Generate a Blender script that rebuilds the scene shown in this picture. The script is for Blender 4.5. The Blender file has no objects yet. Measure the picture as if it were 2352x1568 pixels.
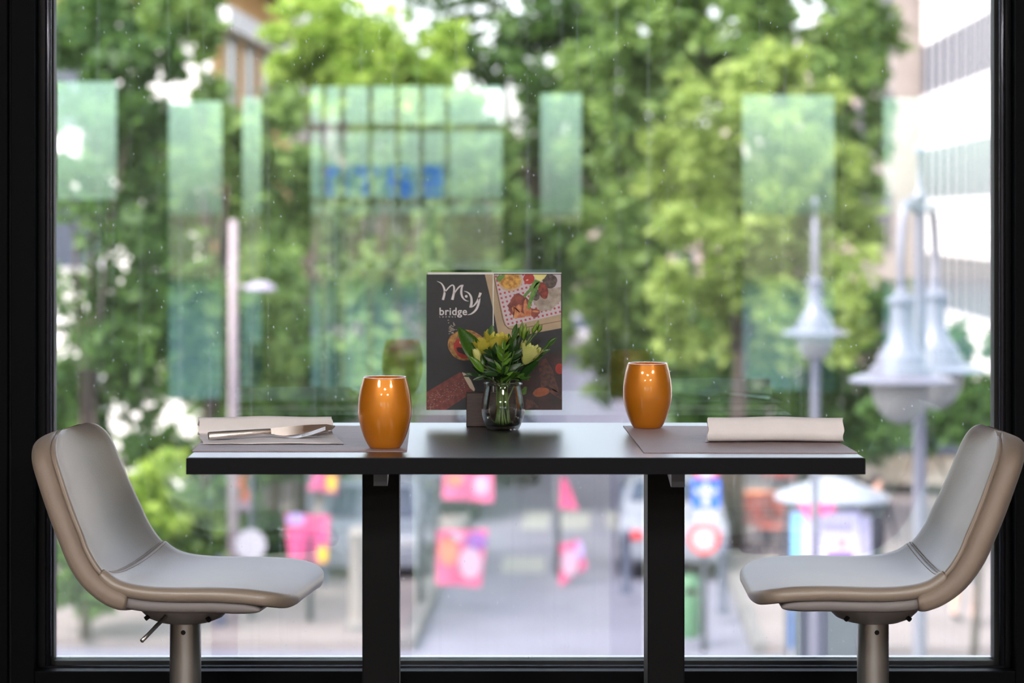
import bpy, bmesh, math, random
import numpy as np
from mathutils import Vector, Matrix

# ------------------------------------------------------------------ camera, sky, sun, exposure
F = 5553.0                      # focal length in pixels of the 2352 px wide frame (85 mm)
X0, H0 = 1060.0, 500.0          # principal column, horizon row
CAMZ = 1.41
TAB = 1.05                      # table top height
STREET = -4.2
YW = 4.33                       # window glass
sc = bpy.context.scene
cam = bpy.data.cameras.new('camera')
cam.lens = 85.0; cam.sensor_width = 36.0
cam.shift_x = (1176 - X0) / 2352
cam.shift_y = -(784 - H0) / 2352
cam.clip_end = 2000
cam.dof.use_dof = True
cam.dof.focus_distance = 3.93
cam.dof.aperture_fstop = 4.0
camo = bpy.data.objects.new('camera', cam)
camo.location = (0, 0, CAMZ); camo.rotation_euler = (math.pi / 2, 0, 0)
sc.collection.objects.link(camo); sc.camera = camo

SUN_AZ, SUN_EL = math.radians(-126), math.radians(50)     # azimuth from +Y towards +X
w = bpy.data.worlds.new('world'); sc.world = w; w.use_nodes = True
nt = w.node_tree; nt.nodes.clear()
sky = nt.nodes.new('ShaderNodeTexSky'); sky.sky_type = 'NISHITA'; sky.sun_disc = False
sky.sun_elevation = SUN_EL; sky.sun_rotation = SUN_AZ
sky.air_density = 1.0; sky.dust_density = 3.0; sky.ozone_density = 1.0
hs = nt.nodes.new('ShaderNodeHueSaturation'); hs.inputs['Saturation'].default_value = 0.5
bg = nt.nodes.new('ShaderNodeBackground'); bg.inputs[1].default_value = 0.78
wo = nt.nodes.new('ShaderNodeOutputWorld')
nt.links.new(sky.outputs[0], hs.inputs['Color']); tint = nt.nodes.new('ShaderNodeMix'); tint.data_type = 'RGBA'; tint.blend_type = 'MULTIPLY'; tint.inputs[0].default_value = 1.0; tint.inputs[7].default_value = (1.04, 0.97, 1.02, 1)
nt.links.new(hs.outputs[0], tint.inputs[6]); nt.links.new(tint.outputs[2], bg.inputs[0]); nt.links.new(bg.outputs[0], wo.inputs[0])

sl = bpy.data.lights.new('sun', 'SUN'); sl.energy = 2.3; sl.angle = math.radians(1.0); sl.color = (1.0, 0.95, 0.87)
so = bpy.data.objects.new('sun', sl); sc.collection.objects.link(so)
tosun = Vector((math.sin(SUN_AZ) * math.cos(SUN_EL), math.cos(SUN_AZ) * math.cos(SUN_EL), math.sin(SUN_EL)))
so.rotation_euler = tosun.to_track_quat('Z', 'Y').to_euler(); so.location = (-20, -20, 40)

sc.view_settings.view_transform = 'Standard'; sc.view_settings.look = 'None'
sc.view_settings.exposure = 0.38; sc.view_settings.gamma = 1.0
sc.view_settings.use_curve_mapping = False
sc.cycles.max_bounces = 6; sc.cycles.diffuse_bounces = 2; sc.cycles.glossy_bounces = 3
sc.cycles.transmission_bounces = 7; sc.cycles.transparent_max_bounces = 12
sc.cycles.use_adaptive_sampling = True; sc.cycles.adaptive_threshold = 0.12; sc.cycles.adaptive_min_samples = 16
sc.cycles.caustics_reflective = False; sc.cycles.caustics_refractive = False
sc.cycles.sample_clamp_indirect = 6.0

random.seed(7); rng = np.random.default_rng(7)
PI = math.pi
C = sc.collection

def P(px, py, Y):
    """point of the photograph at distance Y -> world"""
    return Vector(((px - X0) * Y / F, Y, CAMZ - (py - H0) * Y / F))
def px_len(n, Y): return n * Y / F
SA = math.radians(3.3)
def S(u, v, z=0.0):
    """street coordinates (u across, v along, z above the street) -> world"""
    return Vector((u * math.cos(SA) + v * math.sin(SA), -u * math.sin(SA) + v * math.cos(SA), STREET + z))

# ------------------------------------------------------------------ materials
MATS = {}
def lin(c):
    return tuple(((v / 255.0) / 12.92 if v / 255.0 <= 0.04045 else ((v / 255.0 + 0.055) / 1.055) ** 2.4) for v in c)
def mat(name, col, rough=0.5, metal=0.0, var=0.0, scale=8.0, bump=0.0, bscale=60.0, coat=0.0, spec=0.5, stretch=(1, 1, 1), col2=None, emit=0.0, trans=0.0, sheen=0.0):
    if name in MATS: return MATS[name]
    m = bpy.data.materials.new(name); m.use_nodes = True
    n = m.node_tree.nodes; l = m.node_tree.links
    b = n['Principled BSDF']; out = n['Material Output']
    c = lin(col)
    b.inputs['Base Color'].default_value = (*c, 1); b.inputs['Roughness'].default_value = rough
    b.inputs['Metallic'].default_value = metal; b.inputs['Specular IOR Level'].default_value = spec
    b.inputs['Coat Weight'].default_value = coat; b.inputs['Coat Roughness'].default_value = 0.04
    if sheen: b.inputs['Sheen Weight'].default_value = sheen
    tc = n.new('ShaderNodeTexCoord'); mp = n.new('ShaderNodeMapping'); mp.inputs['Scale'].default_value = stretch
    l.new(tc.outputs['Object'], mp.inputs[0])
    if var > 0 or col2:
        nz = n.new('ShaderNodeTexNoise'); nz.inputs['Scale'].default_value = scale; nz.inputs['Detail'].default_value = 5
        l.new(mp.outputs[0], nz.inputs['Vector'])
        rp = n.new('ShaderNodeValToRGB')
        ca = lin(col2) if col2 else tuple(v * (1 - var) for v in c)
        cb = c if col2 else tuple(min(1, v * (1 + var)) for v in c)
        rp.color_ramp.elements[0].color = (*ca, 1); rp.color_ramp.elements[1].color = (*cb, 1)
        rp.color_ramp.elements[0].position = 0.35; rp.color_ramp.elements[1].position = 0.65
        l.new(nz.outputs[0], rp.inputs[0]); l.new(rp.outputs[0], b.inputs['Base Color'])
    if bump > 0:
        nb = n.new('ShaderNodeTexNoise'); nb.inputs['Scale'].default_value = bscale; nb.inputs['Detail'].default_value = 3
        l.new(mp.outputs[0], nb.inputs['Vector'])
        bp = n.new('ShaderNodeBump'); bp.inputs['Strength'].default_value = bump; bp.inputs['Distance'].default_value = 0.002
        l.new(nb.outputs[0], bp.inputs['Height']); l.new(bp.outputs[0], b.inputs['Normal'])
    if emit > 0:
        b.inputs['Emission Color'].default_value = (*c, 1); b.inputs['Emission Strength'].default_value = emit
    if trans > 0:
        tr = n.new('ShaderNodeBsdfTranslucent'); tr.inputs[0].default_value = (*c, 1)
        mx = n.new('ShaderNodeMixShader'); mx.inputs[0].default_value = trans
        l.new(b.outputs[0], mx.inputs[1]); l.new(tr.outputs[0], mx.inputs[2]); l.new(mx.outputs[0], out.inputs[0])
    MATS[name] = m
    return m

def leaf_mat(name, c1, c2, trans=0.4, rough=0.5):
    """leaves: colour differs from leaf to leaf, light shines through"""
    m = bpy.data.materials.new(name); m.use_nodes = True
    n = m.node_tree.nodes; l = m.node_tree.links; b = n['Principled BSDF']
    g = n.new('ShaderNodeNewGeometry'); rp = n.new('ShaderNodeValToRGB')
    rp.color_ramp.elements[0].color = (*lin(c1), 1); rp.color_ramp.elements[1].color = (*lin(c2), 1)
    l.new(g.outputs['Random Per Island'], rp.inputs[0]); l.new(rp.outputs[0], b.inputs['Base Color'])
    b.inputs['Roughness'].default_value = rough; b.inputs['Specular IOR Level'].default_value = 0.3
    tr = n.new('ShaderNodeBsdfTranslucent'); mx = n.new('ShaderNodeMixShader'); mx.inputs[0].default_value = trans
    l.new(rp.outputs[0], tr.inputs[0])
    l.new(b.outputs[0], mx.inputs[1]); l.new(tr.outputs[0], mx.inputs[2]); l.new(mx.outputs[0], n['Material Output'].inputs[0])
    MATS[name] = m
    return m

def pane_mat(name, refl, tint, dirt=True, rtint=(0.72, 1.0, 0.93)):
    m = bpy.data.materials.new(name); m.use_nodes = True
    n = m.node_tree.nodes; l = m.node_tree.links; n.remove(n['Principled BSDF']); out = n['Material Output']
    t = n.new('ShaderNodeBsdfTransparent'); t.inputs[0].default_value = (*tint, 1)
    g = n.new('ShaderNodeBsdfGlossy'); g.inputs['Color'].default_value = (*rtint, 1); g.inputs['Roughness'].default_value = 0.0
    lw = n.new('ShaderNodeLayerWeight'); lw.inputs[0].default_value = 0.35
    ml = n.new('ShaderNodeMath'); ml.operation = 'MULTIPLY_ADD'; ml.inputs[1].default_value = 0.8; ml.inputs[2].default_value = refl
    l.new(lw.outputs['Fresnel'], ml.inputs[0]); ml.use_clamp = True
    cl = n.new('ShaderNodeMath'); cl.operation = 'MULTIPLY'; cl.inputs[1].default_value = 1.0
    sb = n.new('ShaderNodeMath'); sb.operation = 'SUBTRACT'; sb.inputs[1].default_value = 0.02; sb.use_clamp = True
    l.new(ml.outputs[0], sb.inputs[0])
    mx = n.new('ShaderNodeMixShader'); l.new(sb.outputs[0], mx.inputs[0]); l.new(t.outputs[0], mx.inputs[1]); l.new(g.outputs[0], mx.inputs[2])
    last = mx
    if dirt:
        tc = n.new('ShaderNodeTexCoord')
        def specks(sx, sz, rad, thr):
            mp = n.new('ShaderNodeMapping'); mp.inputs['Scale'].default_value = (sx, 0.01, sz); l.new(tc.outputs['Object'], mp.inputs[0])
            v = n.new('ShaderNodeTexVoronoi'); v.inputs['Scale'].default_value = 1.0; l.new(mp.outputs[0], v.inputs['Vector'])
            a = n.new('ShaderNodeMath'); a.operation = 'LESS_THAN'; a.inputs[1].default_value = rad; l.new(v.outputs['Distance'], a.inputs[0])
            s = n.new('ShaderNodeSeparateColor'); l.new(v.outputs['Color'], s.inputs[0])
            c = n.new('ShaderNodeMath'); c.operation = 'GREATER_THAN'; c.inputs[1].default_value = thr; l.new(s.outputs[0], c.inputs[0])
            p = n.new('ShaderNodeMath'); p.operation = 'MULTIPLY'; l.new(a.outputs[0], p.inputs[0]); l.new(c.outputs[0], p.inputs[1])
            return p.outputs[0]
        s1 = specks(90, 40, 0.09, 0.62); s2 = specks(150, 60, 0.11, 0.80)
        mp = n.new('ShaderNodeMapping'); mp.inputs['Scale'].default_value = (70, 0.01, 1.2); l.new(tc.outputs['Object'], mp.inputs[0])
        nz = n.new('ShaderNodeTexNoise'); nz.inputs['Scale'].default_value = 1.0; nz.inputs['Detail'].default_value = 3; l.new(mp.outputs[0], nz.inputs['Vector'])
        mr = n.new('ShaderNodeMapRange'); mr.inputs[1].default_value = 0.55; mr.inputs[2].default_value = 0.9; mr.inputs[3].default_value = 0.0; mr.inputs[4].default_value = 0.05
        l.new(nz.outputs[0], mr.inputs[0])
        a1 = n.new('ShaderNodeMath'); a1.operation = 'ADD'; l.new(s1, a1.inputs[0]); l.new(s2, a1.inputs[1])
        a2 = n.new('ShaderNodeMath'); a2.operation = 'MULTIPLY'; a2.inputs[1].default_value = 0.20; l.new(a1.outputs[0], a2.inputs[0])
        a3 = n.new('ShaderNodeMath'); a3.operation = 'ADD'; l.new(a2.outputs[0], a3.inputs[0]); l.new(mr.outputs[0], a3.inputs[1]); a3.use_clamp = True
        tr = n.new('ShaderNodeBsdfTranslucent'); tr.inputs[0].default_value = (0.85, 0.87, 0.88, 1)
        m2 = n.new('ShaderNodeMixShader'); l.new(a3.outputs[0], m2.inputs[0]); l.new(mx.outputs[0], m2.inputs[1]); l.new(tr.outputs[0], m2.inputs[2])
        last = m2
    l.new(last.outputs[0], out.inputs[0])
    MATS[name] = m
    return m

def glass_mat(name, col, ior, rough=0.0):
    m = mat(name, (255, 255, 255), rough)
    b = m.node_tree.nodes['Principled BSDF']
    b.inputs['Base Color'].default_value = (*col, 1); b.inputs['Transmission Weight'].default_value = 1.0; b.inputs['IOR'].default_value = ior
    return m

# ------------------------------------------------------------------ mesh builder
class MB:
    def __init__(s): s.v = []; s.f = []
    def add(s, vs, fs):
        b = len(s.v); s.v.extend([tuple(p) for p in vs]); s.f.extend([tuple(i + b for i in f) for f in fs]); return s
    def box(s, x0, x1, y0, y1, z0, z1, bev=0.0):
        if bev <= 0:
            vs = [(x, y, z) for z in (z0, z1) for y in (y0, y1) for x in (x0, x1)]
            fs = [(0, 2, 3, 1), (4, 5, 7, 6), (0, 1, 5, 4), (2, 6, 7, 3), (0, 4, 6, 2), (1, 3, 7, 5)]
            return s.add(vs, fs)
        bm = bmesh.new(); bmesh.ops.create_cube(bm, size=1.0)
        for v in bm.verts: v.co = Vector(((x0 + x1) / 2 + v.co.x * (x1 - x0), (y0 + y1) / 2 + v.co.y * (y1 - y0), (z0 + z1) / 2 + v.co.z * (z1 - z0)))
        bmesh.ops.bevel(bm, geom=bm.edges[:], offset=bev, segments=2, affect='EDGES', profile=0.5)
        return s.from_bm(bm)
    def from_bm(s, bm):
        bm.verts.index_update(); s.add([v.co for v in bm.verts], [[v.index for v in f.verts] for f in bm.faces]); bm.free(); return s
    def lathe(s, prof, seg=32, c=(0, 0, 0), closed=False):
        """prof: (radius, z) pairs"""
        vs, fs = [], []
        for r, z in prof:
            for k in range(seg):
                a = 2 * PI * k / seg; vs.append((c[0] + r * math.cos(a), c[1] + r * math.sin(a), c[2] + z))
        n = len(prof); rows = n if closed else n - 1
        for i in range(rows):
            j = (i + 1) % n
            for k in range(seg):
                k2 = (k + 1) % seg; fs.append((i * seg + k, i * seg + k2, j * seg + k2, j * seg + k))
        if not closed:
            fs.append(tuple(range(seg - 1, -1, -1))); fs.append(tuple((n - 1) * seg + k for k in range(seg)))
        return s.add(vs, fs)
    def tube(s, pts, rad, seg=10):
        pts = [Vector(p) for p in pts]; n = len(pts); rad = rad if isinstance(rad, (list, tuple)) else [rad] * n
        vs, fs = [], []; up = None
        for i, p in enumerate(pts):
            t = (pts[min(i + 1, n - 1)] - pts[max(i - 1, 0)]).normalized()
            if up is None: up = t.orthogonal().normalized()
            up = (up - t * up.dot(t)).normalized(); sd = t.cross(up)
            for k in range(seg):
                a = 2 * PI * k / seg; vs.append(p + (up * math.cos(a) + sd * math.sin(a)) * rad[i])
        for i in range(n - 1):
            for k in range(seg):
                k2 = (k + 1) % seg; fs.append((i * seg + k, i * seg + k2, (i + 1) * seg + k2, (i + 1) * seg + k))
        fs.append(tuple(range(seg - 1, -1, -1))); fs.append(tuple((n - 1) * seg + k for k in range(seg)))
        return s.add(vs, fs)
    def prism(s, poly, d):
        """poly: 3-D points of a flat outline, d: extrusion vector"""
        d = Vector(d); n = len(poly); vs = [Vector(p) for p in poly] + [Vector(p) + d for p in poly]
        fs = [tuple(range(n - 1, -1, -1)), tuple(range(n, 2 * n))] + [(i, (i + 1) % n, (i + 1) % n + n, i + n) for i in range(n)]
        return s.add(vs, fs)
    def grid(s, rows):
        n, m = len(rows), len(rows[0]); vs = [p for r in rows for p in r]
        return s.add(vs, [(i * m + j, i * m + j + 1, (i + 1) * m + j + 1, (i + 1) * m + j) for i in range(n - 1) for j in range(m - 1)])
    def mesh(s, name, m=None, smooth=False, fix=True):
        me = bpy.data.meshes.new(name); me.from_pydata(s.v, [], s.f)
        if fix:
            bm = bmesh.new(); bm.from_mesh(me); bmesh.ops.recalc_face_normals(bm, faces=bm.faces); bm.to_mesh(me); bm.free()
        if m: me.materials.append(m)
        if smooth: me.shade_smooth()
        return me

def smooth_by_angle(me, deg=40):
    me.shade_smooth()
    bm = bmesh.new(); bm.from_mesh(me); lim = math.radians(deg)
    for e in bm.edges:
        e.smooth = not (len(e.link_faces) == 2 and e.calc_face_angle(0) > lim)
    bm.to_mesh(me); bm.free()

def obj(name, mb, m=None, parent=None, smooth=False, world=False, angle=None, fix=True):
    me = mb.mesh(name, m, False, fix) if isinstance(mb, MB) else mb
    if angle: smooth_by_angle(me, angle)
    elif smooth: me.shade_smooth()
    o = bpy.data.objects.new(name, me); C.objects.link(o)
    if parent is not None:
        o.parent = parent
        if world: o.location = -Vector(parent.location)
    return o
def tag(o, label=None, cat=None, group=None, kind=None):
    if label: o['label'] = label
    if cat: o['category'] = cat
    if group: o['group'] = group
    if kind: o['kind'] = kind
    return o
def thing(name, label, cat, loc=(0, 0, 0), rotz=0.0, group=None, kind=None):
    o = bpy.data.objects.new(name, None); C.objects.link(o); o.location = loc; o.rotation_euler = (0, 0, rotz); o.empty_display_size = 0.1
    return tag(o, label, cat, group, kind)
def dup(o, parent=None):
    c = o.copy(); C.objects.link(c); c.parent = parent
    for ch in o.children: dup(ch, c)
    return c

def catmull(pts, n):
    """smooth curve through pts (tuples of any size) sampled at n places"""
    a = np.array(pts, float); k = len(a); out = []
    for q in np.linspace(0, k - 1, n):
        i = min(int(q), k - 2); t = q - i
        p0, p1, p2, p3 = a[max(i - 1, 0)], a[i], a[i + 1], a[min(i + 2, k - 1)]
        out.append(0.5 * (2 * p1 + (p2 - p0) * t + (2 * p0 - 5 * p1 + 4 * p2 - p3) * t * t + (3 * p1 - p0 - 3 * p2 + p3) * t ** 3))
    return np.array(out)

# ------------------------------------------------------------------ the room
M_black = mat('black_panel', (6, 6, 9), 0.5, spec=.05, var=0.12, scale=3, bump=0.05, bscale=400)
M_frame = mat('black_aluminium', (8, 8, 11), 0.3, spec=.12, var=0.1, scale=6)
M_gasket = mat('rubber_gasket', (10, 10, 12), 0.6)
M_bead = mat('dark_anodised_bead', (70, 70, 78), 0.22, metal=0.75)
M_floor = mat('dark_floor', (104, 90, 78), 0.45, var=0.25, scale=5, stretch=(1, 8, 1))
M_ceil = mat('ceiling_white', (225, 222, 216), 0.8)
M_dark_wall = mat('dark_wall', (92, 84, 78), 0.7, var=0.1)
M_side = mat('side_wall', (96, 88, 82), 0.75, var=0.06)
RX0, RX1, RY0, RY1, RZ = -3.3, 3.7, -6.0, 4.26, 3.0
tag(obj('floor', MB().box(RX0 - .1, RX1 + .1, RY0 - .2, 4.55, -0.18, 0.0), M_floor), kind='structure')
tag(obj('ceiling', MB().box(RX0 - .1, RX1 + .1, RY0 - .2, 4.55, RZ, RZ + 0.18), M_ceil), kind='structure')
tag(obj('wall_left', MB().box(RX0 - .1, RX0, RY0, 4.5, 0, RZ), M_side), kind='structure')
tag(obj('wall_right', MB().box(RX1, RX1 + .1, RY0, 4.5, 0, RZ), M_side), kind='structure')

# window wall: black panels round the opening
GX0, GX1 = (127 - X0) * YW / F, (2279 - X0) * YW / F       # glass edges
GZ0, GZ1 = CAMZ - (1515.5 - H0) * YW / F, 2.62
wx0, wx1 = (79 - X0) * RY1 / F, (2333 - X0) * RY1 / F       # opening in the panel face
wz0 = CAMZ - (1541 - H0) * RY1 / F
wf = thing('wall_front', None, None, (0, RY1, 0), kind='structure')
seam = (21 - X0) * RY1 / F
obj('panel', MB().box(seam + .003, wx0, RY1, 4.36, 0, RZ, .0015), M_black, wf, world=True)
obj('panel', MB().box(seam - 1.2, seam - .003, RY1, 4.36, 0, RZ, .0015), M_black, wf, world=True)
obj('panel', MB().box(RX0, seam - 1.206, RY1, 4.36, 0, RZ, .0015), M_black, wf, world=True)
obj('panel', MB().box(wx1, wx1 + 1.2, RY1, 4.36, 0, RZ, .0015), M_black, wf, world=True)
obj('panel', MB().box(wx1 + 1.206, RX1, RY1, 4.36, 0, RZ, .0015), M_black, wf, world=True)
obj('panel', MB().box(wx0, wx1, RY1, 4.36, 0, wz0, .0015), M_black, wf, world=True)
obj('panel', MB().box(wx0, wx1, RY1, 4.36, 2.66, RZ, .0015), M_black, wf, world=True)
obj('backing', MB().box(seam - .01, seam + .01, RY1 + .02, 4.358, 0, RZ), M_gasket, wf, world=True)

win = thing('window_1', None, None, (0, YW, wz0), kind='structure')
Y1, Y2 = 4.29, 4.315
def ring(xa, xb, za, zb, xo0, xo1, zo0, zo1, y0, y1):
    """four bars between an outer and an inner rectangle"""
    return [MB().box(xo0, xa, y0, y1, zo0, zo1, .001), MB().box(xb, xo1, y0, y1, zo0, zo1, .001),
            MB().box(xa, xb, y0, y1, zo0, za, .001), MB().box(xa, xb, y0, y1, zb, zo1, .001)]
bx0, bx1, bz0 = (104 - X0) * Y1 / F, (2309 - X0) * Y1 / F, CAMZ - (1529 - H0) * Y1 / F
for m_ in ring(bx0, bx1, bz0 - .006, 2.64, wx0, wx1, wz0, 2.66, Y1 + .001, 4.358): obj('frame_bar', m_, M_frame, win, world=True)
b2x0, b2x1 = (112.5 - X0) * Y1 / F, (2296 - X0) * Y1 / F
# rounded glazing bead
def bead_bar(a, b, n, r=.0055):
    a, b = Vector(a), Vector(b)
    return MB().tube([a, b], r, 12)
for a, b in (((bx0 + .004, Y1 + .008, wz0 + .004), (bx0 + .004, Y1 + .008, 2.64)), ((bx1 - .004, Y1 + .008, wz0 + .004), (bx1 - .004, Y1 + .008, 2.64)),
             ((bx0, Y1 + .009, bz0 - .0055), (bx1, Y1 + .009, bz0 - .0055))):
    obj('glazing_bead', bead_bar(a, b, 8), M_bead, win, smooth=True, world=True)
gk = [MB().box(bx0, GX0, Y2, 4.345, bz0 - .006, 2.64, .001), MB().box(GX1, bx1, Y2, 4.345, bz0 - .006, 2.64, .001),
      MB().box(GX0, GX1, Y2, 4.345, bz0 - .006, GZ0 + .002, .001), MB().box(GX0, GX1, Y2, 4.345, GZ1, 2.64, .001)]
for m_ in gk: obj('gasket', m_, M_gasket, win, world=True)
M_sp = mat('aluminium_spacer', (190, 190, 195), 0.35, metal=0.6)
obj('spacer', MB().box(GX0, GX1, YW + .007, YW + .022, GZ0 + .002, GZ0 + .0045), M_sp, win, world=True)
M_pane = pane_mat('window_glass', 0.10, (0.965, 0.985, 0.975))
obj('pane', MB().box(GX0 - .004, GX1 + .004, YW, YW + .006, GZ0 - .002, GZ1 + .004), M_pane, win, world=True)

# opposite wall with its windows (seen mirrored in the glass)
ZR = 2 * YW - RY0
def RW(x0, x1, y0, y1): return ((x0 - X0) * ZR / F, (x1 - X0) * ZR / F, CAMZ - (y1 - H0) * ZR / F, CAMZ - (y0 - H0) * ZR / F)
holes = [RW(-260, 272, 178, 465), RW(375, 515, 222, 925), RW(545, 607, 212, 900), RW(704, 1162, 188, 960), RW(1235, 1345, 205, 520),
         RW(1700, 1930, 208, 905), RW(2025, 2420, 215, 870)]
wb = thing('wall_back', None, None, (0, RY0, 0), kind='structure')
xs = RX0
M_pane2 = pane_mat('rear_window_glass', 0.03, (0.90, 0.99, 0.96), dirt=False)
for i, (a, b, z0, z1) in enumerate(holes):
    obj('panel', MB().box(xs, a, RY0 - .15, RY0, 0, RZ), M_dark_wall, wb, world=True)
    obj('panel', MB().box(a, b, RY0 - .15, RY0, 0, max(z0, .02)), M_dark_wall, wb, world=True)
    obj('panel', MB().box(a, b, RY0 - .15, RY0, z1, RZ), M_dark_wall, wb, world=True)
    xs = b
    wn = thing('window_%d' % (i + 2), None, None, ((a + b) / 2, RY0, z0), kind='structure')
    obj('pane', MB().box(a, b, RY0 - .09, RY0 - .08, z0, z1), M_pane2, wn, world=True)
    t = .02
    fr = MB()
    for k in ring(a + t, b - t, z0 + t, z1 - t, a, b, z0, z1, RY0 - .12, RY0 - .05): fr.add(k.v, k.f)
    obj('frame', fr, M_frame, wn, world=True)
    if i == 3:
        for pxx in (742, 785, 850, 912, 968, 1027):
            xx = (pxx - X0) * ZR / F; obj('muntin', MB().box(xx - .014, xx + .014, RY0 - .11, RY0 - .06, z0, z1), M_ceil, wn, world=True)
        for pyy in (292, 462, 610):
            zz = CAMZ - (pyy - H0) * ZR / F; obj('muntin', MB().box(a, b, RY0 - .11, RY0 - .06, zz - .025, zz + .025), M_ceil, wn, world=True)
obj('panel', MB().box(xs, RX1, RY0 - .15, RY0, 0, RZ), M_dark_wall, wb, world=True)

# unseen round ceiling lamps, added to brighten the room
M_fill_lamp = mat('fill_lamp_diffuser', (255, 250, 246), 0.5, emit=60.0)
for i, (x, y) in enumerate(((-2.0, 0.3), (0.1, -1.2), (2.2, 0.3), (-1.9, -3.6), (1.9, -3.6))):
    names = ['added round ceiling fill lamp near the left wall', 'added round ceiling fill lamp in the middle of the lounge', 'added round ceiling fill lamp near the right wall',
             'added round ceiling fill lamp at the back of the lounge, left', 'added round ceiling fill lamp at the back of the lounge, right']
    t = thing('fill_ceiling_lamp', names[i], 'lamp', (x, y, RZ), group='added ceiling fill lamps')
    obj('rim', MB().lathe([(.46, 0), (.46, -.06), (.44, -.06), (.44, 0)], 32, closed=True), M_frame, t, smooth=False)
    obj('diffuser', MB().lathe([(.439, -.01), (.439, -.05)], 32), M_fill_lamp, t)

# ------------------------------------------------------------------ bar table
M_top = mat('black_laminate', (6, 6, 8), 0.42, spec=0.1, bump=0.02, bscale=900, coat=1.0); M_top.node_tree.nodes['Principled BSDF'].inputs['Coat Roughness'].default_value = 0.30; M_top.node_tree.nodes['Principled BSDF'].inputs['Coat IOR'].default_value = 1.40
M_post = mat('black_powder_coat', (9, 9, 10), 0.5, spec=.10, bump=0.1, bscale=1500)
M_brk = mat('grey_bracket', (78, 78, 88), 0.45)
TX0, TX1, TY0, TY1 = (429.3 - X0) * 3.631 / F, (1986 - X0) * 3.631 / F, 3.631, 4.252
t = thing('bar_table', 'long black bar table standing against the window on two square posts', 'table', ((TX0 + TX1) / 2, 3.94, 0))
obj('tabletop', MB().box(TX0, TX1, TY0, TY1, TAB - .0255, TAB, .0018), M_top, t, world=True)
M_edge = mat('matte_black_strip', (9, 9, 14), .55, spec=.12)  # added matte strips that darken the table edges by cutting room reflections
obj('matte_edge_strip', MB().box(TX0, TX1, TY0 - .0012, TY0 + .0006, TAB - .0252, TAB - .0012, .0004), M_edge, t, world=True)
for xx in (TX0 - .0011, TX1 - .0001): obj('matte_edge_strip', MB().box(xx, xx + .0012, TY0 - .001, TY1, TAB - .0252, TAB - .0012, .0004), M_edge, t, world=True)
pf = 3.83
def post(pa, pb, yb):
    xa, xb = (pa - X0) * pf / F, (pb - X0) * pf / F
    obj('post', MB().box(xa, xb, pf, pf + yb, .012, TAB - .0255, .002), M_post, t, world=True)
    obj('base_plate', MB().box((xa + xb) / 2 - .045, (xa + xb) / 2 + .045, pf - .13, pf + .22, 0, .012, .002), M_post, t, world=True)
    obj('mounting_plate', MB().box(xa - .03, xb + .03, pf - .04, pf + yb + .16, TAB - .0295, TAB - .0257), M_post, t, world=True)
post(832, 917, .075); post(1487.5, 1572.5, .082)
bx_ = (650 - X0) * 3.78 / F
obj('under_rail', MB().box(bx_, (1500 - X0) * 3.78 / F, 3.775, 3.815, TAB - .0285, TAB - .0256), M_post, t, world=True)
obj('rail_clip', MB().box(bx_ - .008, bx_ - .002, 3.78, 3.80, TAB - .0305, TAB - .0256), M_post, t, world=True)
def bracket(pa, pb, yf, yb, drop):
    xa, xb = (pa - X0) * yf / F, (pb - X0) * yf / F; z1 = TAB - .0256
    obj('bracket', MB().prism([(xa, yf, z1), (xa, yf, z1 - drop), (xa, yf + .012, z1 - drop), (xa, yb, z1 - .003), (xa, yb, z1)], (xb - xa, 0, 0)), M_brk, t, world=True)
bracket(858, 890, 3.70, 3.828, .0245); bracket(1542, 1573, 3.70, 3.829, .0265)

# ------------------------------------------------------------------ bar stools
def leather(name, col, ro=.42, sp=.85):
    m = mat(name, col, ro, var=0.05, scale=9, bump=0.16, bscale=420, spec=sp, sheen=0.1)
    return m
M_leather = leather('taupe_leather', (138, 124, 112))
M_leather2 = leather('taupe_leather_back', (132, 117, 105), .52, .4)
M_stitch = mat('stitch_thread', (150, 132, 116), 0.7)
M_steel = mat('brushed_steel', (158, 155, 152), 0.30, metal=0.85, bump=0.03, bscale=300, stretch=(1, 1, 30))
M_plate = mat('swivel_grey', (150, 148, 152), 0.42, metal=0.3)
M_dark = mat('dark_hole', (12, 12, 12), 0.8)
M_under = mat('seat_underside', (122, 116, 116), 0.6)
prof_c = catmull([(.216, .7945), (.188, .8055), (.15, .8105), (.10, .8105), (.05, .8075), (.0, .804), (-.04, .8045), (-.080, .811), (-.114, .831), (-.143, .867), (-.163, .908), (-.182, .955), (-.200, 1.005), (-.218, 1.056)], 80)
seg = np.linalg.norm(np.diff(prof_c, axis=0), axis=1); arc = np.concatenate([[0], np.cumsum(seg)]); LEN = arc[-1]
S_SEAM = float(arc[np.argmin(np.abs(prof_c[:, 0] + .105))])
def prof(s):
    s = min(max(s, 0), LEN); u = np.interp(s, arc, prof_c[:, 0]); z = np.interp(s, arc, prof_c[:, 1])
    u2 = np.interp(min(s + .004, LEN), arc, prof_c[:, 0]) - np.interp(max(s - .004, 0), arc, prof_c[:, 0])
    z2 = np.interp(min(s + .004, LEN), arc, prof_c[:, 1]) - np.interp(max(s - .004, 0), arc, prof_c[:, 1])
    l = math.hypot(u2, z2); tu, tz = u2 / l, z2 / l
    return u, z, (tz * 1.0 if False else tz), -tu, l          # normal = (tz, -tu): up on the seat, forward on the back
def halfw(s):
    f = s / LEN
    w0 = float(np.interp(f, [0, .15, .35, .5, .6, .75, 1.0], [.176, .187, .190, .188, .184, .176, .158]))
    r0, r1 = .062, .060
    if s < r0: w0 *= (1 - (1 - s / r0) ** 2.6) ** (1 / 2.6) if s > 0 else 0
    if s > LEN - r1: w0 *= (1 - (1 - (LEN - s) / r1) ** 2.6) ** (1 / 2.6) if s < LEN else 0
    return max(w0, .002)
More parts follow.
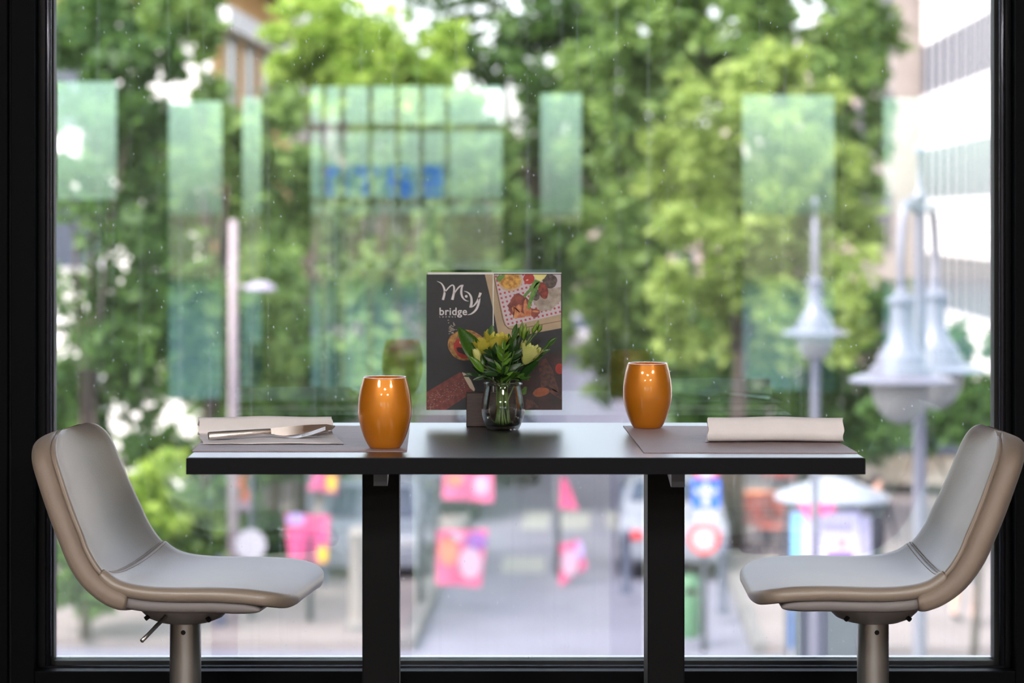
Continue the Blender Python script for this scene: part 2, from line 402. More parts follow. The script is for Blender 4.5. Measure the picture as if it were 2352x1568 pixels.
def lift(s): return float(np.interp(s / LEN, [0, .12, .3, .45, .55, .7, 1], [-.003, .002, .008, .016, .027, .034, .030]))
def shell_pt(s, t):
    u, z, nu, nz, _ = prof(s); w = halfw(s); d = lift(s) * abs(t) ** 2.2
    return Vector((u + nu * d, w * t, z + nz * d)), Vector((nu, -2.2 * lift(s) / max(w, .05) * abs(t) ** 1.2 * (1 if t > 0 else -1), nz)).normalized()
def pillow(sa, sb, off, h, wscale=1.0, ea=.5, eb=.5, ns=40, ntt=18, ra=.012):
    """closed padded layer following the shell between sa and sb"""
    top, bot = [], []
    for i in range(ns + 1):
        q = 0.5 - 0.5 * math.cos(PI * i / ns) if True else i / ns
        s = sa + (sb - sa) * q
        es = 1.0
        d0, d1 = (s - sa), (sb - s)
        if d0 < ra: es = min(es, ea + (1 - ea) * math.sqrt(max(0, 1 - (1 - d0 / ra) ** 2)))
        if d1 < ra: es = min(es, eb + (1 - eb) * math.sqrt(max(0, 1 - (1 - d1 / ra) ** 2)))
        rt, rb = [], []
        for j in range(ntt + 1):
            t = math.sin(-PI / 2 + PI * j / ntt)
            p, n_ = shell_pt(s, t * wscale); w_ = halfw(s)
            dd = (1 - abs(t)) * w_; et = math.sqrt(max(0, 1 - max(0, 1 - dd / .011) ** 2))
            hh = h * es * et
            rt.append(p + n_ * (off + hh)); rb.append(p + n_ * (off - hh))
        top.append(rt); bot.append(rb)
    mb = MB(); m_ = ntt + 1; n_ = ns + 1
    vs = [p for r in top for p in r] + [p for r in bot for p in r]; B = n_ * m_
    fs = []
    for i in range(ns):
        for j in range(ntt):
            a = i * m_ + j; fs.append((a, a + 1, a + m_ + 1, a + m_)); fs.append((B + a, B + a + m_, B + a + m_ + 1, B + a + 1))
        a = i * m_; fs.append((a, a + m_, B + a + m_, B + a)); a += ntt; fs.append((a, B + a, B + a + m_, a + m_))
    for j in range(ntt):
        fs.append((j, B + j, B + j + 1, j + 1)); a = ns * m_ + j; fs.append((a, a + 1, B + a + 1, B + a))
    return mb.add(vs, fs)
def weld(me, d=1e-5):
    bm = bmesh.new(); bm.from_mesh(me); bmesh.ops.remove_doubles(bm, verts=bm.verts, dist=d); bmesh.ops.recalc_face_normals(bm, faces=bm.faces); bm.to_mesh(me); bm.free(); return me

def make_stool(label, loc, rot):
    t = thing('bar_stool', label, 'stool', loc, rot, 'bar stools at the window table')
    for nm, args, m in (('seat_pad', (0.004, S_SEAM, 0.001, .0115, 1.0, .05, .35), M_leather), ('back_pad', (S_SEAM + .001, LEN - .002, 0.002, .006, .985, .55, .05), M_leather)):
        me = weld(pillow(*args).mesh(nm, m)); obj(nm, me, None, t, smooth=True)
    me = weld(pillow(0.45 * LEN, LEN - .0005, -.0165, .017, 1.0, .15, .05).mesh('outer_shell', M_leather2)); obj('outer_shell', me, None, t, smooth=True)
    me = weld(pillow(0.05, 0.56 * LEN, -.0180, .0105, .94, .05, .3, ra=.05).mesh('seat_underside', M_under)); obj('seat_underside', me, None, t, smooth=True)
    # welt along both long edges of the shell
    for sg in (-1, 1):
        pts = []
        for q in np.linspace(.49, .985, 60):
            p, n_ = shell_pt(q * LEN, sg * .975); pts.append(p + n_ * .0005)
        obj('welt', MB().tube(pts, .0024, 8), M_leather2, t, smooth=True)
    pts = [shell_pt(LEN - .0035, q) for q in np.linspace(-.8, .8, 16)]
    # seam with its stitching
    pts = [shell_pt(S_SEAM, q) for q in np.linspace(-.95, .95, 24)]
    obj('seam', MB().tube([p + n_ * .0075 for p, n_ in pts], .0022, 8), M_leather2, t, smooth=True)
    st = MB()
    for q in np.linspace(-.92, .92, 56):
        p, n_ = shell_pt(S_SEAM - .010, q); p2, _ = shell_pt(S_SEAM - .010, q + .016)
        st.tube([p + n_ * .0115, (p + p2) / 2 + n_ * .0128, p2 + n_ * .0115], .0007, 5)
    tag(obj('stitching', st, M_stitch, t), kind='stuff')
    zb = .7735
    obj('swivel_plate', MB().lathe([(.030, -.030), (.045, -.029), (.062, -.022), (.073, -.011), (.0775, 0.0), (.0775, .004), (.02, .006)], 48, (0, 0, zb)), M_plate, t, smooth=False, angle=35)
    for a in (-2.4, -.75, .8, 2.4):
        obj('screw', MB().tube([(math.cos(a) * .066, math.sin(a) * .066, zb - .0155), (math.cos(a) * .0735, math.sin(a) * .0735, zb - .0200)], .0038, 12), M_dark, t)
    obj('column', MB().lathe([(.026, -zb + .05), (.026, -.026), (.0245, -.0255)], 48, (0, 0, zb)), M_steel, t, angle=35)
    cr = .026
    for a in (-1.45, 1.69):
        obj('pin_hole', MB().tube([(cr * math.cos(a) * .97, cr * math.sin(a) * .97, zb - .045), (cr * math.cos(a) * 1.012, cr * math.sin(a) * 1.012, zb - .045)], .004, 14), M_dark, t)
    obj('lever', MB().tube([(-.014, -.05, zb - .004), (-.014, -.074, zb - .012), (-.030, -.118, zb - .033), (-.036, -.134, zb - .041)], .0034, 12), M_steel, t, smooth=True)
    obj('foot_ring', MB().tube([(.16 * math.cos(a), .16 * math.sin(a), .33) for a in np.linspace(.0, 2 * PI, 33)], .010, 10), M_steel, t, smooth=True)
    for a in (0, 2.094, 4.189):
        obj('ring_spoke', MB().tube([(.026 * math.cos(a), .026 * math.sin(a), .33), (.155 * math.cos(a), .155 * math.sin(a), .33)], .007, 8), M_steel, t, smooth=True)
    obj('base', MB().lathe([(.215, 0), (.215, .006), (.19, .014), (.06, .035), (.032, .06), (.027, .10)], 48), M_steel, t, angle=35)
    return t
make_stool('taupe leather bar stool on the left, facing right towards the table, with a lever below', ((426 - X0) * 4.0 / F, 4.0, 0), math.radians(-8.5))
r = make_stool('taupe leather bar stool on the right, facing left towards the table, without a visible lever', ((2005 - X0) * 4.0 / F, 4.0, 0), math.radians(177.8))

# ------------------------------------------------------------------ placemats
def mat_material():
    m = mat('woven_vinyl', (112, 92, 90), 0.55, spec=0.4)
    n = m.node_tree.nodes; l = m.node_tree.links; b = n['Principled BSDF']
    tc = n.new('ShaderNodeTexCoord'); sp = n.new('ShaderNodeSeparateXYZ'); l.new(tc.outputs['Object'], sp.inputs[0])
    def wave(out, k):
        a = n.new('ShaderNodeMath'); a.operation = 'MULTIPLY'; a.inputs[1].default_value = k; l.new(out, a.inputs[0])
        s_ = n.new('ShaderNodeMath'); s_.operation = 'SINE'; l.new(a.outputs[0], s_.inputs[0]); return s_.outputs[0]
    wx = wave(sp.outputs[0], 2 * PI / .0032); wy = wave(sp.outputs[1], 2 * PI / .0032); band = wave(sp.outputs[1], 2 * PI / .021)
    mul = n.new('ShaderNodeMath'); mul.operation = 'MULTIPLY'; l.new(wx, mul.inputs[0]); l.new(wy, mul.inputs[1])
    bm_ = n.new('ShaderNodeMapRange'); bm_.inputs[1].default_value = .6; bm_.inputs[2].default_value = 1.0; l.new(band, bm_.inputs[0])
    mx = n.new('ShaderNodeMath'); mx.operation = 'MULTIPLY_ADD'; mx.inputs[1].default_value = .22; l.new(mul.outputs[0], mx.inputs[0])
    sub = n.new('ShaderNodeMath'); sub.operation = 'MULTIPLY'; sub.inputs[1].default_value = -.6; l.new(bm_.outputs[0], sub.inputs[0]); l.new(sub.outputs[0], mx.inputs[2])
    ad = n.new('ShaderNodeMath'); ad.operation = 'ADD'; ad.inputs[1].default_value = .75; ad.use_clamp = True; l.new(mx.outputs[0], ad.inputs[0])
    rp = n.new('ShaderNodeValToRGB'); rp.color_ramp.elements[0].color = (*lin((92, 74, 76)), 1); rp.color_ramp.elements[1].color = (*lin((166, 144, 142)), 1)
    l.new(ad.outputs[0], rp.inputs[0]); l.new(rp.outputs[0], b.inputs['Base Color'])
    bp = n.new('ShaderNodeBump'); bp.inputs['Strength'].default_value = .5; bp.inputs['Distance'].default_value = .0006
    l.new(ad.outputs[0], bp.inputs['Height']); l.new(bp.outputs[0], b.inputs['Normal'])
    return m
M_mat = mat_material()
def on_table(px, py, z=TAB):
    Y = (CAMZ - z) * F / (py - H0); return Vector(((px - X0) * Y / F, Y, z))
def placemat(label, quad, ridge_rot):
    ps = [on_table(*q) for q in quad]; c = sum(ps, Vector()) / 4
    t = MB(); nx, ny = 2, 44; th = .0016
    top = []; bot = []
    for j in range(ny + 1):
        v = j / ny; a = ps[0].lerp(ps[3], v); b = ps[1].lerp(ps[2], v)
        dz = .00035 * (1 if j % 2 else -1)
        top.append([Vector((*(a.lerp(b, i / nx)).xy, TAB + .0002 + th + dz)) for i in range(nx + 1)])
        bot.append([Vector((*(a.lerp(b, i / nx)).xy, TAB + .0002)) for i in range(nx + 1)])
    rows = top + bot[::-1] + [top[0]]
    t.grid(rows)
    for side in (0, nx):
        t.add([r_[side] for r_ in top] + [r_[side] for r_ in bot], [(j, j + 1, ny + 1 + j + 1, ny + 1 + j) for j in range(ny)])
    o = obj('placemat', t, M_mat)
    return tag(o, label, 'placemat', 'woven placemats')
placemat('brown woven placemat under the napkin and cutlery on the left half of the table', [(441.5, 1037.5), (934.6, 1037.6), (941, 979.0), (497, 979.0)], 0)
placemat('brown woven placemat under the folded napkin on the right half of the table', [(1478.6, 1040.6), (1970, 1041.6), (1862, 980.5), (1431.2, 979.3)], 0)
MT = TAB + .0022

# ------------------------------------------------------------------ drinking glasses
def orange_glass_mat():
    m = bpy.data.materials.new('orange_lacquer'); m.use_nodes = True
    n = m.node_tree.nodes; l = m.node_tree.links; b = n['Principled BSDF']
    b.inputs['Base Color'].default_value = (*lin((234, 150, 34)), 1); b.inputs['Metallic'].default_value = .35; b.inputs['Roughness'].default_value = .38
    b.inputs['Coat Weight'].default_value = 1.0; b.inputs['Coat Roughness'].default_value = .02; b.inputs['Coat IOR'].default_value = 1.5
    tr = n.new('ShaderNodeBsdfTranslucent'); tr.inputs[0].default_value = (*lin((250, 150, 30)), 1)
    mx = n.new('ShaderNodeMixShader'); mx.inputs[0].default_value = .35
    l.new(b.outputs[0], mx.inputs[1]); l.new(tr.outputs[0], mx.inputs[2]); l.new(mx.outputs[0], n['Material Output'].inputs[0])
    return m
M_orange = orange_glass_mat()
M_clear = glass_mat('clear_glass', (1, 1, 1), 1.45)
def tumbler(label, px, py, k):
    p = on_table(px, py, MT)
    t = thing('drinking_glass', label, 'glass', p, group='orange glasses')
    pr = catmull([(.0228, 0), (.0256, .0032), (.0312, .014), (.0366, .029), (.0402, .045), (.0412, .057), (.0403, .074), (.0378, .091), (.0345, .1040), (.0332, .1085)], 40)
    ins = catmull([(.0322, .1085), (.0334, .1035), (.0366, .0905), (.0391, .0735), (.0400, .057), (.0390, .0455), (.0354, .030), (.0300, .0165), (.022, .0100), (.002, .0085)], 36)
    prof_ = [(.001, .0015), (.018, .0015), (.0215, 0.0)] + [tuple(x) for x in pr] + [tuple(x) for x in ins]
    obj('bowl', MB().lathe([(r_ * k, z * k) for r_, z in prof_], 64), M_orange, t, smooth=True)
    obj('rim', MB().lathe([(.0332 * k, .1086 * k), (.0330 * k, .1092 * k), (.0327 * k, .1094 * k), (.0324 * k, .1092 * k), (.0322 * k, .1086 * k)], 64, closed=True), M_clear, t, smooth=True)
    return t
tumbler('orange drinking glass on the left placemat beside the knife tip', 884, 1027.5, 1.01)
tumbler('orange drinking glass on the right placemat beside the menu', 1487, 981.5, 1.01)

# ------------------------------------------------------------------ napkins and cutlery
M_nap = mat('napkin_paper', (222, 215, 214), 0.85, var=0.03, scale=25, bump=0.25, bscale=120)
def napkin(label, loc, rot, L, hgt, flap, lean, skew):
    """folded napkin: a flap lying on the mat and a puffed fold standing behind it"""
    t = thing('napkin', label, 'napkin', loc, rot, 'folded napkins')
    sec = catmull([(-flap, .0012), (-flap * .6, .0022), (-.03, .0020), (-.004, .0040), (-.001, hgt * .35), (.008 - lean * .2, hgt * .75), (.018 - lean, hgt * .97), (.028, hgt * .95), (.037, hgt * .6), (.041, .014), (.036, .0035), (.02, .0015)], 46)
    nx = 26; th = .0011; rows_o, rows_i = [], []
    for i in range(nx + 1):
        x = -L / 2 + L * i / nx; ro, ri = [], []
        for k, (y, z) in enumerate(sec):
            tq = k / 45
            dz = .0006 * math.sin(x * 46 + 3 * tq) * (1 if z > .004 else .4) + .0008 * math.sin(x * 21 + 1.2)
            xx = x + skew * (y + .02) + (.0012 * math.sin(k * .7) if i in (0, nx) else 0)
            a = sec[max(k - 1, 0)]; b = sec[min(k + 1, 45)]; ty, tz = b[0] - a[0], b[1] - a[1]; q = math.hypot(ty, tz) or 1
            nn = (-tz / q, ty / q)
            zz = max(z + dz, .0007)
            ro.append((xx, y + nn[0] * th / 2, zz + nn[1] * th / 2)); ri.append((xx, y - nn[0] * th / 2, max(zz - nn[1] * th / 2, .0001)))
        rows_o.append(ro); rows_i.append(ri)
    mb = MB(); mb.grid(rows_o); mb.grid(rows_i)
    for rr in (0, nx): mb.grid([rows_o[rr], rows_i[rr]])
    mb.grid([[r_[0] for r_ in rows_o], [r_[0] for r_ in rows_i]]); mb.grid([[r_[-1] for r_ in rows_o], [r_[-1] for r_ in rows_i]])
    me = weld(mb.mesh('fold', M_nap), 2e-6); obj('fold', me, None, t, angle=60)
    # second ply: a flat leaf under the flap
    pl = MB(); rows = []
    for i in range(nx + 1):
        x = -L / 2 + L * i / nx
        rows.append([(x + skew * (y + .02) + .004, y, .0007 + .0005 * math.sin(x * 60 + y * 90) ** 2) for y in np.linspace(-flap - .004, .03, 8)])
    pl.grid(rows); pl.grid([[(a, b, .0001) for a, b, c in r_] for r_ in rows])
    obj('under_leaf', pl, M_nap, t, angle=60)
    return t
nl = on_table(613, 1003, MT); nr = on_table(1783, 1005, MT)
napkin('white folded paper napkin on the left placemat with knife and fork lying on it', (nl.x, 3.965, MT), math.radians(0.5), .219, .0295, .142, .004, -.14)
napkin('white folded paper napkin on the right placemat, standing fold towards the viewer', ((1785 - X0) * 3.88 / F, 3.885, MT), math.radians(180.6), .216, .0385, .100, .006, .12)

M_cut = mat('polished_steel', (215, 208, 202), 0.27, metal=1.0)
def knife_mesh():
    mb = MB()
    # handle: tapering bar with rounded edges, x from 0 to .105
    rows = []
    for x, w_, h_ in ((0, .0062, .0052), (.002, .0070, .0060), (.03, .0066, .0056), (.07, .0056, .0046), (.100, .0050, .0040), (.106, .0044, .0030)):
        rows.append([(x, w_ * math.cos(a) * (1 if abs(math.cos(a)) < .9 else .96), h_ * math.copysign(abs(math.sin(a)) ** .6, math.sin(a)) * .62) for a in np.linspace(0, 2 * PI, 17)[:-1]])
    n = 16; vs = [p for r_ in rows for p in r_]
    fs = [(i * n + k, i * n + (k + 1) % n, (i + 1) * n + (k + 1) % n, (i + 1) * n + k) for i in range(len(rows) - 1) for k in range(n)]
    fs += [tuple(range(n - 1, -1, -1)), tuple((len(rows) - 1) * n + k for k in range(n))]
    mb.add(vs, fs)
    return mb
def blade_mesh():
    out = [(0, .0045), (.004, .0046), (.03, .0052), (.07, .0052), (.098, .0040), (.112, .0008), (.1125, -.0015), (.106, -.0055), (.085, -.0092), (.05, -.0108), (.022, -.0108), (.010, -.0090), (.004, -.0052), (0, -.0048)]
    mb = MB(); return mb.prism([(.106 + x, y, -.0007) for x, y in out], (0, 0, .0014))
def fork_body():
    mb = MB(); pts = [(0, .0065), (.02, .0062), (.06, .0045), (.105, .0030), (.125, .0035), (.135, .0085), (.145, .0118), (.158, .0122)]
    zz = lambda x: .0015 + .0 if x < .09 else .0015 - .0100 * math.sin(min(1, (x - .09) / .11) * PI) + max(0, x - .15) * .02
    q = catmull(pts, 30); rows = []
    for x, w_ in q: rows.append([(x, -w_, zz(x) - .0008), (x, -w_, zz(x) + .0008), (x, 0, zz(x) + .0012), (x, w_, zz(x) + .0008), (x, w_, zz(x) - .0008), (x, -w_, zz(x) - .0008)])
    mb.grid(rows); return mb, zz
def fork_tine(y0, zz):
    mb = MB(); rows = []
    for x in np.linspace(.156, .200, 9):
        w_ = .0017 * (1 - .55 * (x - .156) / .044); rows.append([(x, y0 - w_, zz(x) - .0008), (x, y0 - w_, zz(x) + .0008), (x, y0 + w_, zz(x) + .0008), (x, y0 + w_, zz(x) - .0008), (x, y0 - w_, zz(x) - .0008)])
    mb.grid(rows); return mb
def aim(o, a, b, roll):
    """put the object's x axis from a towards b, rolled about it"""
    x = (Vector(b) - Vector(a)).normalized(); y = Vector((0, 0, 1)).cross(x).normalized(); z = x.cross(y)
    M_ = Matrix((x, y, z)).transposed().to_4x4(); M_.translation = Vector(a)
    o.matrix_world = M_ @ Matrix.Rotation(roll, 4, 'X')
def cutlery(which, ka, kb, kroll, fa, fb, froll):
    k = thing('table_knife', 'steel table knife lying on the %s napkin' % which, 'knife', ka, group='table knives')
    obj('handle', knife_mesh(), M_cut, k, angle=50); obj('blade', blade_mesh(), M_cut, k)
    aim(k, ka, kb, kroll)
    f = thing('table_fork', 'steel table fork under the knife on the %s napkin' % which, 'fork', fa, group='table forks')
    fb_, zz = fork_body(); obj('handle', fb_, M_cut, f, angle=50)
    for y0 in (-.0102, -.0034, .0034, .0102): obj('tine', fork_tine(y0, zz), M_cut, f)
    aim(f, fa, fb, froll); f.scale = (.93, .93, .93)
ka, kb = P(479, 1000.8, 3.853), P(783, 977, 3.952)
fa, fb = P(482, 1004.5, 3.884), P(744, 987, 3.893)
cutlery('left', ka, kb, math.radians(72), fa, fb, math.radians(8))
def turned(p):      # the right-hand place is laid the other way round
    cx, cy = (nl.x + (1785 - X0) * 3.88 / F) / 2, (3.965 + 3.885) / 2
    return Vector((2 * cx - p.x, 2 * cy - p.y, p.z))
cutlery('right', turned(ka) + Vector((.005, -.004, 0)), turned(kb) + Vector((-.008, 0, .010)), math.radians(72), turned(fa) + Vector((0, .0, 0)), turned(fb), math.radians(8))

# ------------------------------------------------------------------ menu in its wooden holder
YM = 4.20
M_wood = mat('dark_wood', (56, 38, 32), 0.45, var=0.35, scale=14, stretch=(2, 2, 22), bump=0.15, bscale=60)
hb = on_table(1118, 979); hx0 = P(1071, 979, 4.165).x
h_ = thing('menu_holder', 'small dark wooden block holding the menu upright behind the vase', 'menu holder', (hx0 + .042, 4.2, TAB), 0)
bl = MB().box(-.042, .042, -.036, -.0032, .0004, .058, .0012); obj('block', bl, M_wood, h_)
obj('block', MB().box(-.042, .042, .0032, .030, .0004, .050, .0012), M_wood, h_)
obj('foot', MB().box(-.042, .042, -.0032, .0032, .0004, .0265), M_wood, h_)
m0, m1 = P(979.5, 630, YM), P(1291, 941, YM)
mn = thing('menu', 'square folded menu card with slate cover and food photographs, standing in a wooden block', 'menu', (m0.x + .118, YM, m1.z))
M_slate = mat('slate_print', (22, 22, 27), 0.42, var=0.22, scale=60)
M_white = mat('menu_paper', (226, 226, 222), 0.6)
spine = P(1133, 630, YM).x
th = .0006
obj('cover', MB().box(m0.x, spine - .0004, YM - th, YM + th, m1.z, m0.z), M_slate, mn, world=True)
obj('cover', MB().box(spine + .0004, m1.x, YM - th, YM + th, m1.z, m0.z + .0012), M_slate, mn, world=True)
obj('spine', MB().tube([(spine, YM - .0002, m1.z), (spine, YM - .0002, m0.z + .0018)], .0010, 8), M_white, mn, world=True)
def leaf_panel(xa, xb, dz, ya, yb):
    return MB().prism([(xa, ya, m1.z), (xb, yb, m1.z), (xb, yb, m0.z + dz), (xa, ya, m0.z + dz)], (0, .0006, 0))
obj('inner_leaf', leaf_panel(m0.x + .002, spine, .0035, YM + .0075, YM + .0012), M_white, mn, world=True)
obj('inner_leaf', leaf_panel(spine, m1.x - .001, .0030, YM + .0012, YM + .005), M_white, mn, world=True)
obj('back_cover', leaf_panel(m0.x + .004, spine, .0022, YM + .0145, YM + .0022), M_slate, mn, world=True)

# flat print on the cover
PX0, PX1, PY0, PY1 = 979.5, 1291.0, 630.0, 941.0
def clip(poly):
    def cut(ps, f):
        out = []
        for i, p in enumerate(ps):
            q = ps[(i + 1) % len(ps)]; a, b = f(p), f(q)
            if a >= 0: out.append(p)
            if a * b < 0: tt = a / (a - b); out.append((p[0] + (q[0] - p[0]) * tt, p[1] + (q[1] - p[1]) * tt))
        return out
    for f in (lambda p: p[0] - PX0 - .3, lambda p: PX1 - .3 - p[0], lambda p: p[1] - PY0 - .3, lambda p: PY1 - .3 - p[1]):
        if poly: poly = cut(poly, f)
    return poly
LAY = [0]
def pr_poly(mb, poly, lay):
    poly = clip(poly)
    if len(poly) < 3: return
    y = YM - th - .00006 * lay
    pts = [P(a, b, YM) for a, b in poly]
    pts = [(p.x, y, p.z) for p in pts]
    c = (sum(p[0] for p in pts) / len(pts), y, sum(p[2] for p in pts) / len(pts))
    bm = bmesh.new(); vs = [bm.verts.new(p) for p in pts]
    try: bm.faces.new(vs)
    except ValueError: bm.free(); return
    bmesh.ops.triangulate(bm, faces=bm.faces[:]); mb.from_bm(bm)
def pr(name, polys, m, lay, parent=None):
    mb = MB()
    for p in polys: pr_poly(mb, p, lay)
    return obj(name, mb, m, parent or mn, world=(parent is None), fix=False)
def c1(x, y): return (940 + x / 3.7325, 600 + y / 3.7325)
def c7(x, y): return (1120 + x / 9.8, 620 + y / 9.8)
def ell(f, cx, cy, rx, ry, rot=0, n=36, wob=0.0, seed=0):
    r_ = random.Random(seed); ph = [r_.uniform(0, 6.28) for _ in range(4)]
    out = []
    for k in range(n):
        a = 2 * PI * k / n; w_ = 1 + wob * (math.sin(3 * a + ph[0]) + .6 * math.sin(5 * a + ph[1]) + .4 * math.sin(9 * a + ph[2]))
        x, y = rx * w_ * math.cos(a), ry * w_ * math.sin(a); c_, s_ = math.cos(rot), math.sin(rot)
        out.append(f(cx + x * c_ - y * s_, cy + x * s_ + y * c_))
    return out
M_tray = mat('print_tray', (168, 146, 118), .45, var=.1, scale=40)
M_tray2 = mat('print_tray_edge', (104, 76, 56), .45)
M_paper = mat('print_paper', (186, 176, 182), .45, var=.04, scale=50)
M_sq = mat('print_red_square', (176, 60, 74), .45)
M_bowl = mat('print_glass_bowl', (190, 160, 126), .45, var=.1, scale=90)
M_hum = mat('print_hummus', (214, 162, 70), .45, col2=(140, 88, 30), scale=150)
M_tom = mat('print_tomato', (166, 42, 30), .42, var=.2, scale=60)
M_hi = mat('print_highlight', (216, 160, 140), .45)
M_leek = mat('print_leek', (104, 146, 60), .45, col2=(70, 110, 40), scale=200)
M_leek2 = mat('print_leek_white', (214, 206, 130), .45, var=.1, scale=60)
M_saus = mat('print_dark_sausage', (96, 78, 70), .45, col2=(36, 28, 28), scale=160)
M_chor = mat('print_chorizo', (150, 52, 28), .45, col2=(84, 26, 18), scale=140)
M_ham = mat('print_ham', (142, 66, 48), .45, col2=(96, 36, 32), scale=80)
M_ham2 = mat('print_ham_fat', (206, 142, 96), .45, col2=(170, 90, 54), scale=120)
M_parch = mat('print_parchment', (176, 164, 150), .45, col2=(126, 112, 102), scale=70)
M_nest = mat('print_nest', (172, 122, 70), .45, col2=(96, 60, 30), scale=160)
M_meat = mat('print_meat', (62, 30, 28), .45, col2=(34, 18, 20), scale=60)
M_rib = mat('print_rib', (104, 62, 52), .45, col2=(52, 30, 28), scale=150)
M_pot = mat('print_potato', (150, 78, 44), .45, var=.25, scale=90)
M_sal = mat('print_salami', (122, 56, 48), .45, col2=(92, 36, 34), scale=160)
M_rind = mat('print_salami_end', (200, 184, 162), .45)
M_herb = mat('print_herb', (86, 124, 44), .45, var=.3, scale=150)
M_ink = mat('print_white_ink', (206, 200, 202), .5)
pr('tray_print', [[c1(645, 100), c1(1300, 100), c1(1302, 572), c1(1000, 628), c1(790, 668), c1(766, 650), c1(735, 480)]], M_tray, 1)
pr('tray_print', [[c1(716, 100), c1(1300, 100), c1(1302, 512), c1(905, 588), c1(850, 580), c1(815, 545), c1(796, 490)]], M_tray2, 2)
pr('tray_print', [[c1(724, 100), c1(1300, 100), c1(1302, 507), c1(905, 580), c1(856, 573), c1(823, 542), c1(804, 488)]], M_tray, 3)
pr('paper_print', [[c1(730, 100), c1(1300, 100), c1(1300, 452), c1(838, 560), c1(815, 500), c1(768, 300)]], M_paper, 4)
sq = []
for i in range(13):
    for j in range(13):
        x, y = 465 + i * 97 - j * 25, 1213 - i * 23 - j * 97
        if y < 60 or x < 150 or x > 1660: continue
        sq.append([c7(x - 22 - 6, y - 22 + 5), c7(x + 22 - 6, y - 22 - 5), c7(x + 22 + 6, y + 22 - 5), c7(x - 22 + 6, y + 22 + 5)])
tag(pr('checked_print', sq, M_sq, 5), kind='stuff')
pr('parchment_print', [[c7(1010, 690), c7(1180, 420), c7(1400, 420), c7(1650, 380), c7(1650, 690), c7(1480, 850), c7(1420, 900), c7(1160, 930)]], M_parch, 6)
pr('bowl_print', [ell(c7, 510, 240, 275, 235)], M_bowl, 6)
pr('hummus_print', [ell(c7, 505, 215, 235, 215, wob=.03, seed=2)], M_hum, 7)
pr('herb_print', [ell(c7, 290, 170, 110, 60, -.6, wob=.18, seed=3)], M_herb, 8)
pr('tomato_print', [ell(c7, 930, 195, 125, 125)], M_tom, 7)
pr('tomato_shine', [ell(c7, 890, 225, 30, 16, -.4)], M_hi, 8)
pr('dark_sausage_print', [ell(c7, 1400, 250, 165, 165, .3, wob=.03, seed=5), ell(c7, 1090, 560, 90, 130, .2, wob=.06, seed=6)], M_saus, 7)
pr('chorizo_print', [ell(c7, 1250, 460, 108, 195, -.25, wob=.02, seed=7)], M_chor, 8)
pr('ham_print', [ell(c7, 720, 800, 255, 250, .3, wob=.07, seed=8), ell(c7, 1060, 960, 110, 100, 0, wob=.08, seed=9)], M_ham, 7)
pr('ham_fold_print', [[c7(540, 850), c7(600, 800), c7(680, 900), c7(860, 1010), c7(840, 1060), c7(680, 1080), c7(570, 1085), c7(600, 1000)], [c7(600, 850), c7(700, 770), c7(770, 800), c7(760, 920), c7(700, 950)], [c7(820, 700), c7(860, 640), c7(880, 760), c7(990, 900), c7(970, 1040), c7(860, 1050), c7(800, 900)], ell(c7, 1080, 930, 80, 22, .1)], M_ham2, 8)
pr('leek_print', [[c7(1060, 215), c7(1200, 200), c7(1150, 300), c7(960, 490), c7(835, 625), c7(798, 570), c7(920, 440)], [c7(1090, 290), c7(1195, 255), c7(1090, 520), c7(1010, 700), c7(945, 882), c7(885, 870), c7(940, 600), c7(960, 540)]], M_leek, 9)
pr('leek_end_print', [[c7(1015, 80), c7(1350, 80), c7(1270, 190), c7(1190, 250), c7(1100, 220), c7(1050, 150)]], M_leek2, 10)
pr('nest_print', [ell(c1, 485, 716, 155, 132, wob=.02, seed=11)], M_nest, 1)
for k in range(5):
    o1 = ell(c1, 485, 716, 150 - k * 11, 127 - k * 9, .2 * k, wob=.015, seed=20 + k); o2 = ell(c1, 485, 716, 147 - k * 11, 124 - k * 9, .2 * k, wob=.015, seed=20 + k)
    pr('noodle_print', [[o1[i], o1[(i + 1) % 36], o2[(i + 1) % 36], o2[i]] for i in range(36)], M_hum, 2)
pr('nest_tomato_print', [ell(c1, 480, 735, 98, 95, wob=.03, seed=12)], M_tom, 3)
pr('nest_leaf_print', [ell(c1, 455, 770, 60, 22, .5, wob=.1, seed=13)], M_meat, 4)
pr('tomato_shine', [ell(c1, 440, 692, 10, 14), ell(c1, 470, 690, 7, 9)], M_hi, 5)
pr('salami_print', [[c1(140, 1125), c1(430, 952), c1(480, 965), c1(562, 1105), c1(540, 1125), c1(330, 1262), c1(280, 1300), c1(140, 1300)]], M_sal, 1)
pr('salami_end_print', [[c1(452, 950), c1(485, 960), c1(530, 1020), c1(564, 1095), c1(556, 1115), c1(520, 1085), c1(478, 1010)]], M_rind, 2)
pr('stew_print', [[c1(935, 1010), c1(1060, 870), c1(1150, 800), c1(1310, 770), c1(1320, 1290), c1(960, 1290), c1(900, 1150)]], M_meat, 1)
pr('rib_print', [[c1(1105, 860), c1(1170, 830), c1(1230, 930), c1(1290, 1130), c1(1240, 1110), c1(1190, 1060), c1(1130, 1090), c1(1120, 980)], [c1(1000, 1180), c1(1060, 1190), c1(1110, 1250), c1(1000, 1265)], [c1(1190, 1110), c1(1230, 1090), c1(1310, 1140), c1(1310, 1190)]], M_rib, 2)
pr('potato_print', [ell(c1, 1130, 1120, 72, 38, -.2, wob=.03, seed=14)], M_pot, 3)
pr('cherry_tomato_print', [ell(c1, 1290, 920, 38, 46)], M_tom, 3)
pr('basil_print', [ell(c1, 985, 1110, 22, 38, .4, wob=.1, seed=15)], M_herb, 3)
fl = [ell(c1, 365 + random.gauss(0, 16), 575 + random.gauss(0, 28), random.uniform(2, 9), random.uniform(2, 7), n=7) for _ in range(46)]
